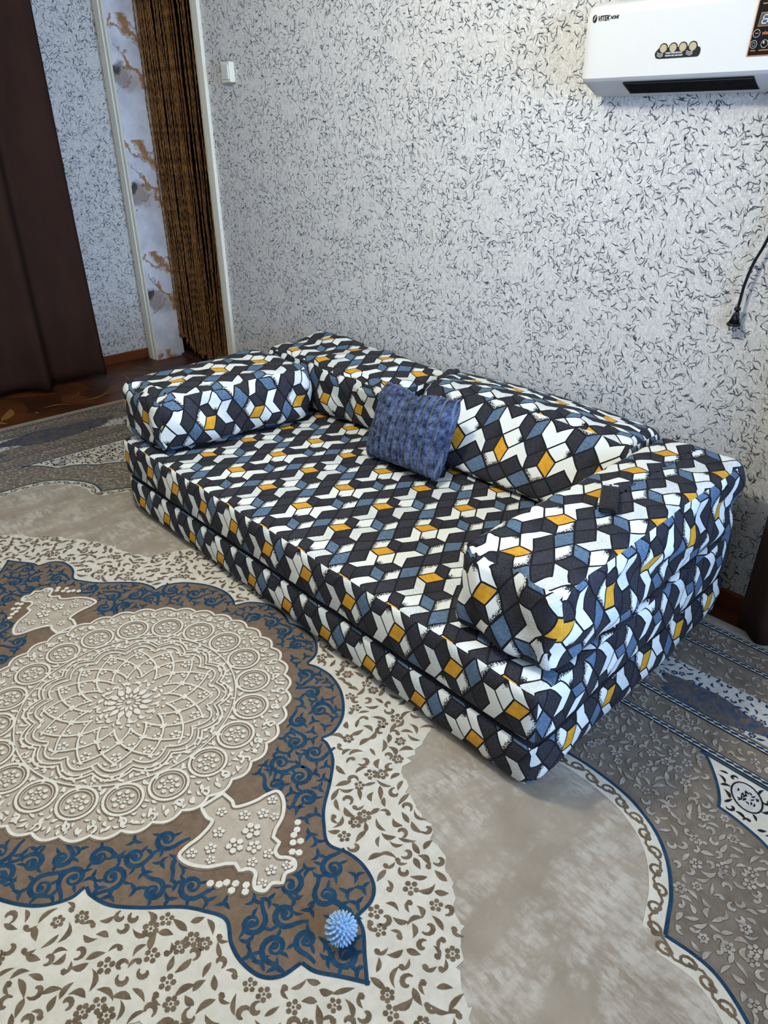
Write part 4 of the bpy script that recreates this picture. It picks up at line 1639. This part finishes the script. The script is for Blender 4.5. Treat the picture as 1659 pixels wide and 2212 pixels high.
# open ring-grip plug: two struts and a base flange
tube('grip', [plug + Vector((.001, 0, -.003)), plug + Vector((-.014, 0, -.042))], lambda t: .0042 + .001 * t, M['black_plastic'], cord, 6)
tube('grip', [plug + Vector((.001, 0, -.003)), plug + Vector((.010, 0, -.042))], lambda t: .0042 + .001 * t, M['black_plastic'], cord, 6)
tube('grip', [plug + Vector((.0, 0, -.018)), plug + Vector((-.002, 0, -.042))], lambda t: .005 + .005 * t, M['black_plastic'], cord, 6)
tube('flange', [plug + Vector((-.002, 0, -.041)), plug + Vector((-.002, 0, -.047))], 0.0195, M['black_plastic'], cord, 18)
M['steel'] = plain('nickel', (150, 148, 140), 0.3, 0.05, 40, 0, 0.9)
for s_ in (-1, 1):
    tube('pin', [plug + Vector((-.002 + s_ * .0095, 0, -.046)), plug + Vector((-.002 + s_ * .0095, 0, -.064))], 0.0024, M['steel'], cord, 8)

# ------------------------------------------------------------------ light switch
sw = thing('light_switch', 'white single rocker light switch beside the door casing', 'switch', (-3.478, 0, 1.655))
box('housing', -.040, .040, -.030, -0.0005, -.043, .043, M['casing'], sw, .007, 3)
bm = bmesh.new()
box_bm(bm, -.026, .030, -.036, -.029, -.030, .030, .003, 2)
from_bm('rocker', bm, M['white_plastic'], sw)

# ------------------------------------------------------------------ ribbed pillow
def pillow():
    b = NB('blue_ribbed_plush')
    co = b.coord()
    n1 = b.noise(co, 44.0, 4.0, 0.7).outputs[0]
    n2 = b.noise(co, 300.0, 3.0, 0.7).outputs[0]
    f = b.m('ADD', b.mapr(n1, 0.38, 0.66), b.m('MULTIPLY', b.m('SUBTRACT', n2, 0.5), 2.0), clamp=True)
    # stitched grooves between the ribs show the paler backing
    gx = b.m('ABSOLUTE', b.m('SINE', b.m('MULTIPLY', b.m('ADD', b.sep(co)[0], 0.1805), PI * 11 / 0.361)))
    groove = b.mapr(gx, 0.20, 0.05)
    b.bump(n2, 0.6, 0.003)
    b.bsdf.inputs['Sheen Weight'].default_value = 0.5
    b.bsdf.inputs['Sheen Roughness'].default_value = 0.4
    b.bsdf.inputs['Sheen Tint'].default_value = lin((150, 170, 205))
    mat_ = b.out(b.mix(b.m('MULTIPLY', groove, 0.9), b.mix(f, lin((22, 30, 50)), lin((98, 113, 146))), lin((118, 128, 146))), 0.9)
    nu, nv = 118, 46
    W2, H2, T = 0.188, 0.138, 0.054
    ribs = 11
    vs, fs = [], []

    def pt(u, v, side):
        e = max(0.0, (1 - abs(u) ** 2.6) * (1 - abs(v) ** 2.6)) ** 0.5
        ph = (u + 1) / 2 * ribs
        rib = abs(math.sin(PI * ph)) ** 0.6
        th = T * e + 0.017 * rib * min(1, e * 3)
        x = u * W2 * (1 - 0.05 * (1 - v * v)) + 0.012 * v * (1 - abs(u)) * 0
        # rib ends make the edges wavy; the top edge sags in the middle
        y = v * H2 * (1 - 0.05 * (1 - u * u)) + 0.006 * rib * v
        if v > 0:
            y -= 0.030 * v * v * math.exp(-((u + .10) / .22) ** 2)
            th *= 1 - 0.25 * v * math.exp(-((u + .10) / .2) ** 2)
        return (x, y, side * th)
    for side in (1, -1):
        base = len(vs)
        for i_ in range(nu + 1):
            for j_ in range(nv + 1):
                vs.append(pt(-1 + 2 * i_ / nu, -1 + 2 * j_ / nv, side))
        for i_ in range(nu):
            for j_ in range(nv):
                k = base + i_ * (nv + 1) + j_
                f_ = (k, k + nv + 1, k + nv + 2, k + 1)
                fs.append(f_ if side > 0 else f_[::-1])
    o = mesh_obj('pillow', vs, fs, mat_, None, True)
    bm = bmesh.new()
    bm.from_mesh(o.data)
    bmesh.ops.remove_doubles(bm, verts=bm.verts, dist=0.0008)
    bm.to_mesh(o.data)
    bm.free()
    # local x = width, y = up along the pillow, z = outward front
    right = Vector((0.995, -0.03, 0.06)).normalized()
    upv = Vector((-0.04, 0.42, 0.90)).normalized()
    front = right.cross(upv).normalized()
    upv = front.cross(right).normalized()
    m_ = Matrix((right, upv, front)).transposed().to_4x4()
    low = min((m_ @ v.co).z for v in o.data.vertices)
    m_.translation = Vector((-1.748, -0.486, ZT + 0.001 - low))
    o.matrix_world = m_
    return tag(o, 'small blue ribbed plush pillow leaning on the back cushions', 'pillow')


pillow()

# ------------------------------------------------------------------ remote control
_foot = [v.co.z for c_ in rarm.children for v in c_.data.vertices if abs(v.co.x + rarm.location.x + .848) < .05 and abs(v.co.y + rarm.location.y + .664) < .07]
_rz = rarm.location.z + max(_foot)
rem = thing('remote_control', 'small black remote control lying on the armrest bolster', 'remote control', (-0.848, -0.664, _rz + 0.0005), R(29.7))
box('body', -.0225, .0225, -.072, .072, 0.0, .017, M['black_plastic'], rem, .006, 3, True)
M['button'] = plain('grey_rubber_button', (44, 44, 46), 0.6, 0.05, 60)
for s_ in (-1, 1):
    box('shortcut_button', s_ * .0115 - .0085, s_ * .0115 + .0085, .058, .0655, .0165, .0182, M['print_white'], rem, .001)
for r_ in range(9):
    for c_ in (-1, 0, 1):
        y_ = .046 - r_ * .0125
        box('button', c_ * .0125 - .0042, c_ * .0125 + .0042, y_ - .0026, y_ + .0026, .0165, .0182, M['button'], rem, .0008, 1)

# ------------------------------------------------------------------ spiky massage ball
ball = thing('spiky_ball', 'light blue spiky rubber ball on the brown part of the carpet', 'ball', (-0.722, -1.682, ZL + 0.0035))
M['rubber'] = plain('light_blue_rubber', (158, 194, 226), 0.4, 0.06, 60)
bm = bmesh.new()
bmesh.ops.create_icosphere(bm, subdivisions=4, radius=0.0215, matrix=Matrix.Translation((0, 0, .0335)))
from_bm('core', bm, M['rubber'], ball, True)
vs, fs = [], []
NSP = 126
for k in range(NSP):
    zc = 1 - 2 * (k + .5) / NSP
    a = k * 2.399963
    d = Vector((math.sqrt(1 - zc * zc) * math.cos(a), math.sqrt(1 - zc * zc) * math.sin(a), zc))
    t1 = d.cross(Vector((.3, .5, .8))).normalized()
    t2 = d.cross(t1)
    b0 = len(vs)
    for rr, L_ in ((.0032, .0200), (.0026, .0280), (.0014, .0334)):
        for q in range(6):
            w = 2 * PI * q / 6
            vs.append(Vector((0, 0, .0335)) + d * L_ + t1 * math.cos(w) * rr + t2 * math.sin(w) * rr)
    for l_ in range(2):
        for q in range(6):
            q2 = (q + 1) % 6
            fs.append((b0 + l_ * 6 + q, b0 + l_ * 6 + q2, b0 + l_ * 6 + 6 + q2, b0 + l_ * 6 + 6 + q))
    fs.append(tuple(b0 + 12 + q for q in range(6)))
tag(mesh_obj('spikes', vs, fs, M['rubber'], ball, True), kind='stuff')

# ------------------------------------------------------------------ printed leaves on the linoleum
M['ochre'] = plain('ochre_leaf_print', (150, 112, 58), 0.4, 0.25, 30)
M['rust'] = plain('rust_leaf_print', (104, 60, 30), 0.4, 0.2, 20)
lv, rust = [], []
for (x_, y_, a, l_, w_, b_) in [(-4.27, -.62, 1.9, .10, .010, .35), (-4.30, -.86, 1.2, .09, .009, -.4), (-4.33, -1.12, 2.6, .10, .030, .2), (-4.24, -1.22, .5, .07, .022, .2), (-4.48, -.34, 2.9, .13, .006, .15), (-4.40, -.70, 2.4, .09, .004, .5), (-4.62, -.16, .4, .11, .006, .2),
                             (-4.25, -1.0, .2, .02, .008, .2)]:
    lv.append(leaf(x_, y_, l_, w_, a, b_, 12))
for (x_, y_, a, l_, w_, b_) in [(-4.30, -.75, .3, .16, .07, .2), (-4.36, -.45, 2.2, .17, .06, .1), (-4.28, -1.15, 1.2, .15, .06, .2), (-4.55, -.25, 1.0, .14, .05, -.2), (-4.6, -.9, 1.0, .16, .06, -.2)]:
    rust.append(leaf(x_, y_, l_, w_, a, b_, 12))
fl = bpy.data.objects['floor']
for nm, L_, z_, m_ in (('rust_leaf', rust, .0006, M['rust']), ('ochre_leaf', lv, .0010, M['ochre'])):
    for p in L_:
        ar = sum(p[k][0] * p[(k + 1) % len(p)][1] - p[(k + 1) % len(p)][0] * p[k][1] for k in range(len(p)))
        p = p if ar > 0 else p[::-1]
        mesh_obj(nm, [(a, c, z_) for a, c in p], [tuple(range(len(p)))], m_, fl)
